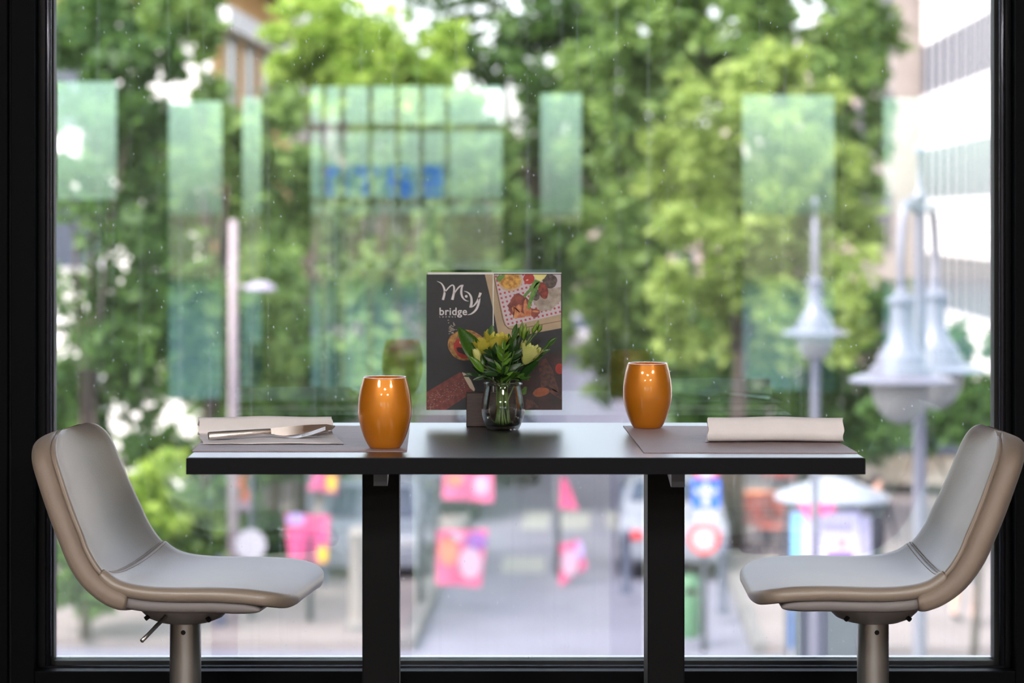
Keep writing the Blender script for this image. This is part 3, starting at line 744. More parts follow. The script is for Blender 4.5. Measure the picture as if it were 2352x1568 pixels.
tag(pr('flour_print', fl, M_parch, 1), kind='stuff')
sp_ = []
for _ in range(120):
    q = random.random(); s_ = random.random()
    sp_.append(ell(c1, 160 + 320 * q, 1130 - 160 * q + 20 + s_ * 130, 2.2, 2.2, n=5))
tag(pr('salami_speck_print', sp_, M_rind, 3), kind='stuff')

# the logo on the slate
def c5(x, y): return (990 + x / 13.067, 630 + y / 13.067)
def stroke(name, pts):
    q = catmull(pts, 34); L_, R_ = [], []
    for i in range(len(q)):
        a, b = q[max(i - 1, 0)], q[min(i + 1, len(q) - 1)]; d = np.array([b[0] - a[0], b[1] - a[1]]); d /= np.linalg.norm(d) or 1
        n_ = np.array([-d[1], d[0]]); w_ = q[i][2] / 2
        L_.append(c5(q[i][0] + n_[0] * w_, q[i][1] + n_[1] * w_)); R_.append(c5(q[i][0] - n_[0] * w_, q[i][1] - n_[1] * w_))
    return [[L_[i], L_[i + 1], R_[i + 1], R_[i]] for i in range(len(q) - 1)]
my = stroke('m', [(175, 203, 6), (300, 262, 30), (375, 370, 52), (410, 500, 62), (395, 620, 66), (358, 765, 70)])
my += stroke('m', [(418, 535, 34), (520, 405, 38), (600, 335, 36), (655, 322, 32), (688, 370, 50), (693, 480, 58), (675, 610, 66), (638, 760, 76)])
my += stroke('m', [(700, 570, 34), (790, 435, 42), (865, 358, 46), (925, 330, 40), (978, 318, 8)])
my += stroke('m', [(948, 325, 54), (918, 420, 60), (908, 540, 66), (930, 650, 56), (985, 738, 40), (1060, 788, 22), (1138, 805, 6)])
yy = stroke('y', [(985, 500, 6), (1080, 528, 30), (1160, 595, 48), (1208, 700, 62), (1215, 850, 72), (1188, 990, 76)])
yy += stroke('y', [(1158, 992, 12), (1260, 955, 34), (1345, 865, 46), (1405, 765, 54), (1450, 655, 64), (1488, 550, 78)])
yy += stroke('y', [(1450, 690, 62), (1432, 850, 66), (1385, 995, 66), (1305, 1108, 56), (1200, 1185, 36), (1088, 1216, 6)])
pr('logo_letter', my, M_ink, 2); pr('logo_letter', yy, M_ink, 3); pr('logo_dot', [ell(c5, 1057, 657, 41, 41)], M_ink, 2)
def text_mesh(body, size, spacing=1.0, bold=0.0):
    cu = bpy.data.curves.new('txt', 'FONT'); cu.body = body; cu.size = size; cu.space_character = spacing; cu.offset = bold
    o = bpy.data.objects.new('txt', cu); C.objects.link(o); dg = bpy.context.evaluated_depsgraph_get()
    me = bpy.data.meshes.new_from_object(o.evaluated_get(dg)); bpy.data.objects.remove(o); return me
def word(name, body, x0, x1, base, lay, m, spacing=1.0, bold=0.0, f=c5):
    me = text_mesh(body, 1.0, spacing, bold); xs_ = [v.co.x for v in me.vertices]; a, b = min(xs_), max(xs_)
    k = (x1 - x0) / (b - a); y = YM - th - .00006 * lay
    for v in me.vertices:
        q = P(*f(x0 + (v.co.x - a) * k, base - v.co.y * k), YM); v.co = Vector((q.x, y, q.z))
    me.materials.clear(); me.materials.append(m)
    return obj(name, me, None, mn, world=True)
word('lettering', 'bridge', 256, 1082, 1216, 2, M_ink, 1.06, .012)
word('lettering', 'LOUNGE', 260, 742, 1290, 2, M_ink, 2.6, .0)

# ------------------------------------------------------------------ vase with flowers
YV = .36 * F / (986 - H0); VX = (1155 - X0) * YV / F
M_vglass = pane_mat('jar_glass', 0.015, (.985, .99, .99), dirt=False, rtint=(1, 1, 1))
M_water = pane_mat('water', 0.0, (.94, .96, .92), dirt=False, rtint=(1, 1, 1))
v = thing('glass_vase', 'small round clear glass jar half filled with water, holding the flowers', 'vase', (VX, YV, TAB + .0003))
outp = catmull([(.0245, 0), (.0275, .0015), (.0315, .010), (.0355, .022), (.0370, .034), (.0362, .046), (.0338, .060), (.0318, .070), (.0310, .0752)], 30)
lip = [(.0308, .0770)]
inp = catmull([(.0290, .0752), (.0298, .070), (.0318, .060), (.0342, .046), (.0350, .034), (.0335, .022), (.0290, .0105), (.0215, .0055), (.0008, .0050)], 30)
obj('jar', MB().lathe([(.0008, .0012), (.019, .0012), (.0225, 0)] + [tuple(p) for p in outp] + lip + [tuple(p) for p in inp], 64), M_vglass, v, smooth=True)
wp = [(r_ - .0003, z) for r_, z in [tuple(p) for p in inp] if z < .040][::-1]
obj('water', MB().lathe([(.0008, wp[0][1] + .0003)] + [(a, b + .0002) for a, b in wp[1:]] + [(wp[-1][0], .0405), (.0008, .0400)], 64), M_water, v, smooth=True)

obj('rim', MB().tube([(.0316 * math.cos(a), .0316 * math.sin(a), .0785) for a in np.linspace(0, 2 * PI, 65)], .0024, 10), M_clear, v, smooth=True)
def plant_leaf_mat(name, c1_, c2_, tr_):
    m = mat(name, c1_, .33, col2=c2_, scale=35, spec=.5, trans=tr_)
    return m
M_l1 = plant_leaf_mat('leaf_green', (70, 112, 30), (44, 82, 24), .30)
M_l2 = plant_leaf_mat('leaf_dark_green', (44, 78, 32), (28, 56, 24), .22)
M_l3 = plant_leaf_mat('leaf_fresh_green', (104, 150, 36), (80, 124, 30), .35)
M_stem = mat('flower_stem', (96, 122, 58), .5, var=.2, scale=60, trans=.2)
M_pet = mat('petal_cream', (228, 226, 150), .55, col2=(206, 214, 112), scale=60, trans=.35)
M_pet2 = mat('petal_yellow', (226, 212, 92), .55, col2=(196, 190, 70), scale=70, trans=.35)
M_bud = mat('bud_green', (134, 158, 52), .45, col2=(96, 130, 40), scale=90, trans=.25)

def leaf_mesh(name, wr, curl, m, fold=.18):
    rows = []
    for i in range(11):
        s = i / 10; w_ = wr * (math.sin(PI * min(1, s * .93 + .05)) ** .8) * (1 - .25 * s) if i < 10 else .002
        if i == 0: w_ = wr * .12
        z = -curl * s * s
        rows.append([(s, w_ * q, z + fold * w_ * abs(q) ** 1.3 + .0) for q in (-1, -.55, 0, .55, 1)])
    mb = MB(); mb.grid(rows); mb.grid([[(a, b, c - .012) for a, b, c in r_] for r_ in rows])
    for k in (0, 4): mb.grid([[r_[k] for r_ in rows], [(r_[k][0], r_[k][1], r_[k][2] - .012) for r_ in rows]])
    return weld(mb.mesh(name, m, False), 1e-6)
LM = {}
for nm, m in (('a', M_l1), ('b', M_l2), ('c', M_l3)):
    LM[nm] = [leaf_mesh('leaf', .17, .10, m), leaf_mesh('leaf', .20, .22, m), leaf_mesh('leaf', .14, .02, m)]
    for me in LM[nm]: me.shade_smooth()
BIG = {nm: leaf_mesh('leaf', .24, .12, m, .30) for nm, m in (('a', M_l1), ('b', M_l2), ('c', M_l3))}
for me in BIG.values(): me.shade_smooth()
def put_leaf(parent, me, a, b, facing, wscale=1.0):
    a, b = Vector(a), Vector(b); x = (b - a); L_ = x.length; x.normalize()
    z = Vector(facing); z = (z - x * z.dot(x)).normalized(); y = z.cross(x)
    o = bpy.data.objects.new('leaf', me); C.objects.link(o); o.parent = parent
    R_ = Matrix((x, y, z)).transposed().to_4x4() @ Matrix.Diagonal((L_, L_ * wscale, L_, 1)); R_.translation = a - Vector(parent.location)
    o.matrix_local = R_; return o
def V(px, py, dy=0.0): return P(px, py, YV + dy)
rb = random.Random(11)
def stem_obj(t, pts, r0, r1):
    q = catmull([tuple(p) for p in pts], 18); rad = [r0 + (r1 - r0) * i / 17 for i in range(18)]
    obj('stem', MB().tube([Vector(p) for p in q], rad, 8), M_stem, t, smooth=True, world=True); return q
def foot(i):      # where stem i stands in the jar
    a = i * 2.4; return Vector((VX + .013 * math.cos(a), YV + .013 * math.sin(a), TAB + .0075))
def neck(i, tip):
    a = i * 2.4 + 2.6; q = Vector((VX + .016 * math.cos(a), YV + .016 * math.sin(a), TAB + .079)); d = Vector((tip.x - VX, tip.y - YV, 0))
    q2 = Vector((VX, YV, TAB + .079)) + d * .30
    q2 = q2 * .75 + q * .25
    e = Vector((q2.x - VX, q2.y - YV)); 
    if e.length > .022: e = e.normalized() * .022
    return Vector((VX + e.x, YV + e.y, TAB + .079))
CNT = [0]
def new_stem(name, label, cat, tip):
    i = CNT[0]; CNT[0] += 1; f = foot(i); t = thing(name, label, cat, f, group='stems in the glass vase'); n_ = neck(i, tip)
    mid = n_.lerp(tip, .5) + Vector((0, 0, .006))
    q = stem_obj(t, [f, f.lerp(n_, .55), n_, mid, tip], .0016, .0011)
    return t, q
def sprig(label, tip, n, L_, kind, spread=.9, start=.52):
    t, q = new_stem('leaf_sprig', label, 'leafy sprig', tip); me = LM[kind]
    n = int(n * 1.3)
    for k in range(n):
        s = start + (1 - start) * k / max(1, n - 1); i = min(16, int(s * 17)); p = Vector(q[i]); d = (Vector(q[min(17, i + 1)]) - Vector(q[max(0, i - 1)])).normalized()
        az = k * 2.4 + rb.uniform(-.5, .5); side = Vector((math.cos(az), .55 * math.sin(az), .15))
        side = (side - d * side.dot(d)).normalized(); a_ = spread * (1 - .45 * s) if k < n - 1 else .05
        dr = (d * math.cos(a_) + side * math.sin(a_)).normalized(); LL = L_ * 1.22 * rb.uniform(.75, 1.15) * (1 - .25 * max(0, s - .8) / .2)
        if p.z + min(0, dr.z) * LL < TAB + .082: dr.z = abs(dr.z) + .2; dr.normalize()
        put_leaf(t, rb.choice(me), p, p + dr * LL, (-dr.z * dr.x * .3 + rb.uniform(-.5, .5), -1, .35 + rb.uniform(-.3, .3)), rb.uniform(.85, 1.2))
    return t
def petal_set(t, c, axis, R_, Hh, m, n, open_, ph, ruff):
    axis = Vector(axis).normalized(); u = axis.orthogonal().normalized(); w_ = axis.cross(u)
    for k in range(n):
        a0 = 2 * PI * k / n + ph; rows = []
        for i in range(9):
            s = i / 8; rad = R_ * (.16 + .84 * math.sin(min(1, s * 1.15) * PI / 2) ** .8) * (1 + open_ * s * s * s)
            half = (1.25 * PI / n) * (math.sin(PI * (.12 + .76 * s)) ** .6) * (1.0 if s < .95 else .8)
            row = []
            for j in range(7):
                q_ = -1 + j / 3.0; a = a0 + half * q_
                hz = Hh * s - .08 * Hh * q_ * q_ * s + (ruff * Hh * math.sin(5 * q_ + k * 1.7) * s ** 4)
                rr = rad * (1 + .05 * q_ * q_ + .06 * math.sin(3 * q_ + k) * s)
                row.append(c + (u * math.cos(a) + w_ * math.sin(a)) * rr + axis * hz)
            rows.append(row)
        mb = MB(); mb.grid(rows); cc = c + axis * Hh * .5
        mb.grid([[p + (cc - p).normalized() * .0006 for p in r_] for r_ in rows])
        for kk in (0, 6): mb.grid([[r_[kk] for r_ in rows], [r_[kk] + (cc - r_[kk]).normalized() * .0006 for r_ in rows]])
        mb.grid([rows[-1], [p + (cc - p).normalized() * .0006 for p in rows[-1]]])
        obj('petal', mb, m, t, smooth=True, world=True)
def bud(t, a, b, r_, m=None):
    a, b = Vector(a), Vector(b); n = 10; q = [a.lerp(b, i / n) for i in range(n + 1)]
    rad = [max(.0003, r_ * math.sin(PI * min(1, .12 + .88 * (i / n))) ** .7 * (1 - .35 * i / n)) for i in range(n + 1)]
    obj('bud', MB().tube(q, rad, 10), m or M_bud, t, smooth=True, world=True)
    ax = (b - a).normalized()
    for k in range(3):
        u = ax.orthogonal().normalized(); u.rotate(Matrix.Rotation(k * 2.1 + .4, 3, ax)); put_leaf(t, LM['a'][2], a + u * r_ * .5, a + u * r_ * 1.5 + ax * (b - a).length * .62, -u + ax * .1, .9)
def flower(label, base, top, R_, m, open_, ruff=.05, n=5):
    base, top = Vector(base), Vector(top); t, q = new_stem('flower', label, 'flower', base); ax = (top - base); Hh = ax.length
    petal_set(t, base, ax, R_, Hh, m, n, open_, .3, ruff); petal_set(t, base, ax, R_ * .78, Hh * .96, m, n, open_ * .6, 1.0, ruff); petal_set(t, base, ax, R_ * .5, Hh * .88, m, 4, 0, .6, ruff)
    axn = ax.normalized()
    for k in range(4):
        u = axn.orthogonal().normalized(); u.rotate(Matrix.Rotation(k * 1.57, 3, axn)); put_leaf(t, LM['a'][2], base + u * .002, base + u * R_ * 1.05 + axn * Hh * .55, u * -1 + axn * .2, .7)
    return t
flower('tallest yellow flower with ruffled petals, in the middle of the vase', V(1134, 808, .004), V(1142, 766, .0), .0190, M_pet2, .22, .07)
flower('yellow half open flower left of the tallest bloom', V(1114, 815, .002), V(1106, 776, -.004), .0150, M_pet2, .15, .05)
flower('slim pale yellow flower bud low on the left side of the bouquet', V(1103, 834, -.010), V(1091, 800, -.014), .0082, M_pet, -.45, .02, 4)
flower('cream white flower leaning right, brightest in the bouquet', V(1204, 836, -.008), V(1224, 792, -.012), .0170, M_pet, .18, .06)
flower('small yellow flower hidden among the leaves below the tallest bloom', V(1158, 822, .006), V(1162, 796, .004), .0095, M_pet2, .1, .04)
def buds(label, tips):
    t0 = Vector(tips[0][0]); t, q = new_stem('bud_stem', label, 'flower bud', t0)
    for a, b, r_ in tips:
        a = Vector(a); obj('stem', MB().tube([Vector(q[13]), Vector(q[13]).lerp(a, .6) + Vector((0, 0, .003)), a], .0009, 7), M_stem, t, smooth=True, world=True); bud(t, a, b, r_)
    return t
buds('stem with two green buds rising above the cream flower', [(V(1203, 778, -.004), V(1208, 743, -.006), .0052), (V(1196, 772, .0), V(1200, 738, .0), .0046), (V(1212, 772, -.002), V(1216, 750, -.002), .0026)])
buds('stem with three green buds, furthest right and highest in the bouquet', [(V(1224, 764, -.002), V(1233, 742, -.004), .0046), (V(1232, 756, .0), V(1237, 735, .0), .0036), (V(1236, 762, .002), V(1246, 745, .0), .0034)])
# broad single leaves
def broad(label, a, b, facing, kind, ws=1.0):
    t, q = new_stem('broad_leaf', label, 'leaf', Vector(a)); put_leaf(t, BIG[kind], a, b, facing, ws); return t
broad('large broad green leaf pointing up on the left of the bouquet', V(1108, 846, -.010), V(1058, 748, -.006), (.5, -1, .3), 'a', 1.05)
broad('large dark green leaf in front at the right of the vase rim', V(1192, 874, -.012), V(1233, 826, -.022), (-.4, -.5, .85), 'b', 1.5)
broad('medium green leaf behind the tallest bloom', V(1122, 800, .016), V(1132, 745, .014), (.2, -1, .2), 'a', .95)
broad('green leaf curving left below the slim bud', V(1110, 854, -.016), V(1082, 818, -.022), (.3, -1, .5), 'c', 1.0)
sprig('leafy sprig with small leaves in the front middle of the bouquet', V(1158, 800, -.030), 12, .021, 'c', 1.0, .55)
sprig('leafy sprig reaching far right past the cream flower', V(1262, 790, -.004), 7, .024, 'a', .55, .62)
sprig('leafy sprig rising behind the middle, right of the tallest bloom', V(1180, 768, .012), 10, .026, 'a', .6, .5)
sprig('dark leafy sprig low on the left above the rim', V(1082, 862, .004), 9, .020, 'b', .9, .6)
sprig('dark leafy sprig low in front of the vase rim', V(1140, 862, -.030), 10, .022, 'b', 1.1, .58)
sprig('dark leafy sprig on the right behind the cream flower', V(1210, 800, .016), 11, .024, 'b', .8, .52)
sprig('dark leafy sprig in the heart of the bouquet', V(1128, 812, -.018), 13, .024, 'b', 1.0, .52)
sprig('dark leafy sprig between the middle and the cream flower', V(1182, 806, -.022), 13, .025, 'b', 1.0, .52)
sprig('small sprig hanging low over the right of the rim', V(1200, 868, -.020), 8, .018, 'a', 1.0, .62)
sprig('fresh green sprig beside the yellow flowers on the left', V(1112, 800, .010), 9, .022, 'a', .8, .55)

# ------------------------------------------------------------------ the street outside
M_asph = mat('asphalt', (104, 104, 118), 0.85, var=.12, scale=.6)
M_pave = mat('pavement_slabs', (118, 109, 108), 0.85, var=.10, scale=.9)
M_kerb = mat('kerb_stone', (104, 102, 102), 0.8, var=.1)
M_mark = mat('road_paint', (134, 136, 132), 0.7, var=.06)
def ubox(u0, u1, v0, v1, z0, z1, mb=None):
    mb = mb or MB(); q = [S(u0, v0), S(u1, v0), S(u1, v1), S(u0, v1)]
    return mb.prism([(p.x, p.y, STREET + z0) for p in q], (0, 0, z1 - z0))
tag(obj('road', ubox(-90, 90, -70, 260, -.4, 0.0), M_asph), kind='structure')
tag(obj('pavement_left', ubox(-60, -2.6, 31.2, 240, 0.001, .13), M_pave), kind='structure')
tag(obj('pavement_right', ubox(2.1, 60, 31.2, 240, 0.001, .13), M_pave), kind='structure')
kb_ = thing('kerb_left', None, None, S(-2.6, 31.2), kind='structure')
for k in range(24): obj('kerbstone', ubox(-2.62, -2.42, 31.2 + k * 1.0, 32.17 + k * 1.0, .001, .15), M_kerb, kb_, world=True)
kb_ = thing('kerb_right', None, None, S(2.1, 31.2), kind='structure')
for k in range(24): obj('kerbstone', ubox(1.95, 2.12, 31.2 + k * 1.0, 32.17 + k * 1.0, .001, .15), M_kerb, kb_, world=True)
rm = thing('road_marking', 'pale painted bars across the road between the kerbs', 'road marking', S(0, 44, 0))
for u0, u1, v0, v1 in ((-1.45, -.95, 43.5, 46.2), (-.75, -.2, 43.5, 46.2), (-1.6, -.9, 38.2, 40.0), (.1, .6, 43.5, 46.2), (.9, 1.4, 43.5, 46.2)):
    obj('bar', ubox(u0, u1, v0, v1, .002, .008), M_mark, rm, world=True)
rm2 = thing('road_marking', 'painted stop line across the side street in front', 'road marking', S(12, 29.6, 0))
for k in range(5): obj('bar', ubox(2.6 + k * 3.0, 4.6 + k * 3.0, 29.2, 29.5, .002, .008), M_mark, rm2, world=True)

# ---- buildings
M_bw = mat('white_render', (240, 236, 228), .8, var=.04, scale=.4)
M_och = mat('ochre_render', (214, 168, 108), .85, var=.08, scale=.5)
M_cor = mat('cornice_white', (226, 222, 220), .8)
M_tile = mat('roof_brown', (112, 78, 56), .8, var=.15, scale=3)
M_grey = mat('grey_facade', (146, 136, 130), .85, var=.08, scale=.5)
M_pink = mat('pink_beige_facade', (206, 186, 174), .85, var=.06, scale=.4)
M_bei = mat('beige_facade', (196, 182, 158), .85, var=.06, scale=.4)
M_wfr = mat('window_frame_dark', (64, 68, 82), .5)
M_wfr2 = mat('window_frame_light', (206, 204, 200), .5)
M_blind = mat('window_blind', (206, 204, 206), .35, spec=.6)
M_wgl = mat('window_pane_dark', (58, 68, 84), .12, spec=.8)
def facade_windows(root, d, wins, frame_m, pane_m):
    """wins: (y0, y1, z0, z1) on the street facade looking along d*x; each window is a frame with its pane"""
    cache = {}
    for (y0, y1, z0, z1) in wins:
        key = (round(y1 - y0, 3), round(z1 - z0, 3))
        if key not in cache:
            w_, h__ = key; f = MB(); t_ = .09; xa, xb = sorted((0, d * .07)); pa, pb = sorted((-d * .01, d * .03))
            f.box(xa, xb, 0, t_, 0, h__); f.box(xa, xb, w_ - t_, w_, 0, h__); f.box(xa, xb, t_, w_ - t_, 0, t_); f.box(xa, xb, t_, w_ - t_, h__ - t_, h__)
            cache[key] = (f.mesh('window', frame_m), MB().box(pa, pb, t_, w_ - t_, t_, h__ - t_).mesh('pane', pane_m))
        fo = bpy.data.objects.new('window', cache[key][0]); C.objects.link(fo); fo.parent = root; fo.location = (d * .001, y0, z0)
        po = bpy.data.objects.new('pane', cache[key][1]); C.objects.link(po); po.parent = fo
def building(label, u, v0, v1, depth, h, side, m, floors, pitch, ww, wh, sill, fh, frame_m, pane_m, base=None):
    """facade on the street at lateral distance u; side +1: facade looks to -u (right side), -1: to +u"""
    root = thing('building', label, 'building', S(u, v0), -SA)
    L_ = v1 - v0; x0, x1 = (0, depth) if side > 0 else (-depth, 0)
    obj('walls', MB().box(x0, x1, 0, L_, 0, h), m, root)
    if base: obj('plinth', MB().box(x0 - (.06 if side > 0 else 0), x1 + (.06 if side < 0 else 0), -.02, L_ + .02, 0, .9), base, root)
    obj('parapet', MB().box(x0 - .25, x1 + .25, -.2, L_ + .2, h, h + .35), M_cor, root)
    wins = []
    for fl_ in range(floors):
        n = int(L_ / pitch); off = (L_ - n * pitch) / 2 + (pitch - ww) / 2
        for k in range(n): wins.append((off + k * pitch, off + k * pitch + ww, sill + fl_ * fh, sill + fl_ * fh + wh))
    facade_windows(root, -1 if side > 0 else 1, wins, frame_m, pane_m)
    return root
def z_at(py, Y): return CAMZ - (py - H0) * Y / F - STREET
# right: white office block with ribbon windows
z3 = z_at(744, 62.8)
ob = building('white office block with ribbon windows at the right edge of the view', 10.4, 48, 79, 14, 17.5, 1, M_bw, 5, 1.72, .80, 1.66, z3, 3.32, M_wfr, M_wgl)
M_band = mat('window_band', (176, 172, 170), .6, var=.05)
for k in range(5): obj('window_band', MB().box(-.02, .0, .3, 30.7, z3 + k * 3.32, z3 + 1.66 + k * 3.32), M_band, ob)
for k in range(5): obj('sill', MB().box(-.10, .0, .2, 30.8, z3 - .12 + k * 3.32, z3 + k * 3.32 - .002), M_cor, ob)
building('narrow grey house beyond the white office block', 9.6, 79.4, 92, 12, 21, 1, M_grey, 6, 1.9, 1.0, 2.0, 1.2, 3.3, M_wfr, M_wgl)
building('pale pink house further along the right side of the street', 8.6, 92.5, 118, 12, 13, 1, M_pink, 3, 2.6, 1.2, 1.8, 1.2, 3.2, M_wfr2, M_wgl)
building('beige house at the far right end of the street', 8.0, 118.5, 160, 12, 12, 1, M_bei, 3, 2.8, 1.2, 1.8, 1.2, 3.4, M_wfr2, M_wgl)
# left: ochre house with white cornice and brown eaves
u_ = (488 - 1380) / F * 45; zc = z_at(20, 45)
oc = building('ochre house with white cornice and brown eaves behind the left trees', u_, 44.8, 56, 11, zc + .9, -1, M_och, 3, 2.4, 1.1, 1.7, 1.2, 3.2, M_wfr2, M_wgl)
obj('cornice', MB().box(-11, .35, -.3, 11.3, zc - .35, zc + .05), M_cor, oc)
obj('eaves', MB().prism([(-11, -.6, zc + .9), (1.1, -.6, zc + .9), (1.1, -.6, zc + 1.15), (-5, -.6, zc + 3.2), (-11, -.6, zc + 2.6)], (0, 12.4, 0)), M_tile, oc)
obj('gable_wall', MB().box(-11, -.02, -.12, -.001, 0, zc - .35), M_bw, oc)
gw = [(-2.6, 1.4), (-5.4, 1.4), (-8.2, 1.4)]
for x in (-2.6, -5.6, -8.6):
    for z in (1.4, 4.6, 7.2):
        f = obj('window', MB().box(x - .6, x + .6, -.18, -.10, z, z + 1.6), M_wfr2, oc); obj('pane', MB().box(x - .5, x + .5, -.2, -.181, z + .1, z + 1.5), M_wgl, f)
building('grey beige house behind the left row of trees', -8.6, 57, 82, 12, 11, -1, M_bei, 3, 2.6, 1.2, 1.8, 1.2, 3.2, M_wfr2, M_wgl)
building('pink house further along the left side of the street', -8.2, 82.5, 115, 12, 12, -1, M_pink, 3, 2.6, 1.2, 1.8, 1.2, 3.2, M_wfr2, M_wgl)
building('grey house at the far left end of the street', -7.6, 115.5, 160, 12, 12, -1, M_grey, 3, 2.8, 1.2, 1.8, 1.2, 3.4, M_wfr2, M_wgl)
eb = thing('building', 'pale house closing the far end of the street', 'building', S(0, 168), -SA)
obj('walls', MB().box(-22, 22, 0, 10, 0, 9.5), M_pink, eb); obj('roof', MB().prism([(-22.5, -.6, 9.5), (-22.5, 10.6, 9.5), (-22.5, 5, 11.5)], (45, 0, 0)), M_tile, eb)
me_f = MB().box(-.7, .7, -.12, 0, 0, 2.0).mesh('window', M_wfr2); me_p = MB().box(-.58, .58, -.15, -.121, .12, 1.88).mesh('pane', M_wgl)
for x in range(-5, 6):
    for z in range(2):
        fo = bpy.data.objects.new('window', me_f); C.objects.link(fo); fo.parent = eb; fo.location = (x * 2.9, 0, 1.4 + z * 3.3)
        po = bpy.data.objects.new('pane', me_p); C.objects.link(po); po.parent = fo
# house behind the lounge, seen only mirrored in the glass
rbh = thing('building', 'pale blue grey house across the other street, mirrored in the window glass', 'building', (0, -44, STREET))
obj('walls', MB().box(-26, 30, -12, 0, 0, 4.3), mat('mirror_house', (196, 206, 206), .8, var=.05, scale=.4), rbh)
obj('roof', MB().prism([(-26.5, .6, 4.3), (-26.5, -12.6, 4.3), (-26.5, -6, 5.7)], (57, 0, 0)), M_tile, rbh)
for k in range(9):
    for z in (1.0,):
        fo = bpy.data.objects.new('window', me_f); C.objects.link(fo); fo.parent = rbh; fo.location = (-22 + k * 6, .02, z); fo.rotation_euler = (0, 0, PI)
        po = bpy.data.objects.new('pane', me_p); C.objects.link(po); po.parent = fo
# blue lettering on a sign across that street, read backwards in the glass
ZS = 2 * YW + 40.0
sgx0, sgx1 = (735 - X0) * ZS / F, (1025 - X0) * ZS / F
sb_ = thing('street_sign', 'long sign with blue letters, mirrored in the window glass left of the menu', 'sign', ((sgx0 + sgx1) / 2, -40, STREET))
zs0, zs1 = CAMZ - (458 - H0) * ZS / F, CAMZ - (385 - H0) * ZS / F
M_sgn = mat('sign_pale', (214, 226, 220), .5); M_blue = mat('sign_blue_glow', (20, 86, 190), .5, emit=3.0)  # letters given a glow of their own so the mirrored sign shows
obj('board', MB().box(sgx0 - .1, sgx1 + .1, -40.1, -40.0, zs0 - .08, zs1 + .08), M_sgn, sb_, world=True)
for x in (sgx0 + .3, sgx1 - .3): obj('post', MB().tube([(x, -40.15, STREET), (x, -40.15, zs1)], .07, 10), M_wfr, sb_, world=True, smooth=True)
def seg_letter(x0, x1, segs):
    w_, h__ = x1 - x0, zs1 - zs0; mb = MB()
    for (a, b, c, d) in segs: mb.box(x0 + a * w_, x0 + b * w_, -40.0, -39.96, zs0 + c * h__, zs0 + d * h__)
    return mb
lw_ = (sgx1 - sgx0) / 4
for k, segs in enumerate(([(.1, .3, 0, 1), (.1, .9, .8, 1), (.7, .9, 0, 1)], [(.05, .95, .8, 1), (.38, .62, 0, .8)], [(.1, .9, .8, 1), (.1, .3, .4, .8), (.1, .9, .4, .6), (.7, .9, 0, .5), (.1, .9, 0, .2)], [(.1, .9, .8, 1), (.7, .9, .4, .8), (.1, .9, .4, .6), (.1, .3, 0, .5), (.1, .9, 0, .2)])):
    obj('letter', seg_letter(sgx0 + k * lw_ + .05, sgx0 + (k + 1) * lw_ - .05, segs), M_blue, sb_, world=True)

# ---- trees
M_bark = mat('bark', (86, 74, 66), .9, var=.2, scale=6)
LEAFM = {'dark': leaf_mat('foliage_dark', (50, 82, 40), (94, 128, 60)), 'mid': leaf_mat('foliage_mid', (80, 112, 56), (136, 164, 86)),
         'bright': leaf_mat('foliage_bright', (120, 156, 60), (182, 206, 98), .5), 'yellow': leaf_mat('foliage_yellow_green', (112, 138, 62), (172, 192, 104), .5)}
def foliage_mesh(blobs, size, m):
    vs_all = []
    for (c, r3, n) in blobs:
        d = rng.normal(size=(n, 3)); d /= np.linalg.norm(d, axis=1)[:, None]
        rad = rng.random(n) ** .45
        c0 = np.array(c) + d * rad[:, None] * np.array(r3)
        a = rng.normal(size=(n, 3)); a[:, 2] *= .6; a /= np.linalg.norm(a, axis=1)[:, None]
        b = np.cross(a, rng.normal(size=(n, 3))); b /= np.linalg.norm(b, axis=1)[:, None]
        s_ = size * (.6 + .8 * rng.random(n))[:, None]
        vs_all.append(np.stack([c0 - a * s_, c0 - b * s_ * .45, c0 + a * s_, c0 + b * s_ * .45], axis=1).reshape(-1, 3))
    v_ = np.concatenate(vs_all); nq = len(v_) // 4
    me = bpy.data.meshes.new('foliage'); me.vertices.add(len(v_)); me.vertices.foreach_set('co', v_.ravel().astype(np.float32))
    me.loops.add(nq * 4); me.loops.foreach_set('vertex_index', np.arange(nq * 4, dtype=np.int32)); me.polygons.add(nq)
    me.polygons.foreach_set('loop_start', np.arange(0, nq * 4, 4, dtype=np.int32)); me.polygons.foreach_set('loop_total', np.full(nq, 4, dtype=np.int32))
    me.update(calc_edges=True); me.materials.append(m); return me
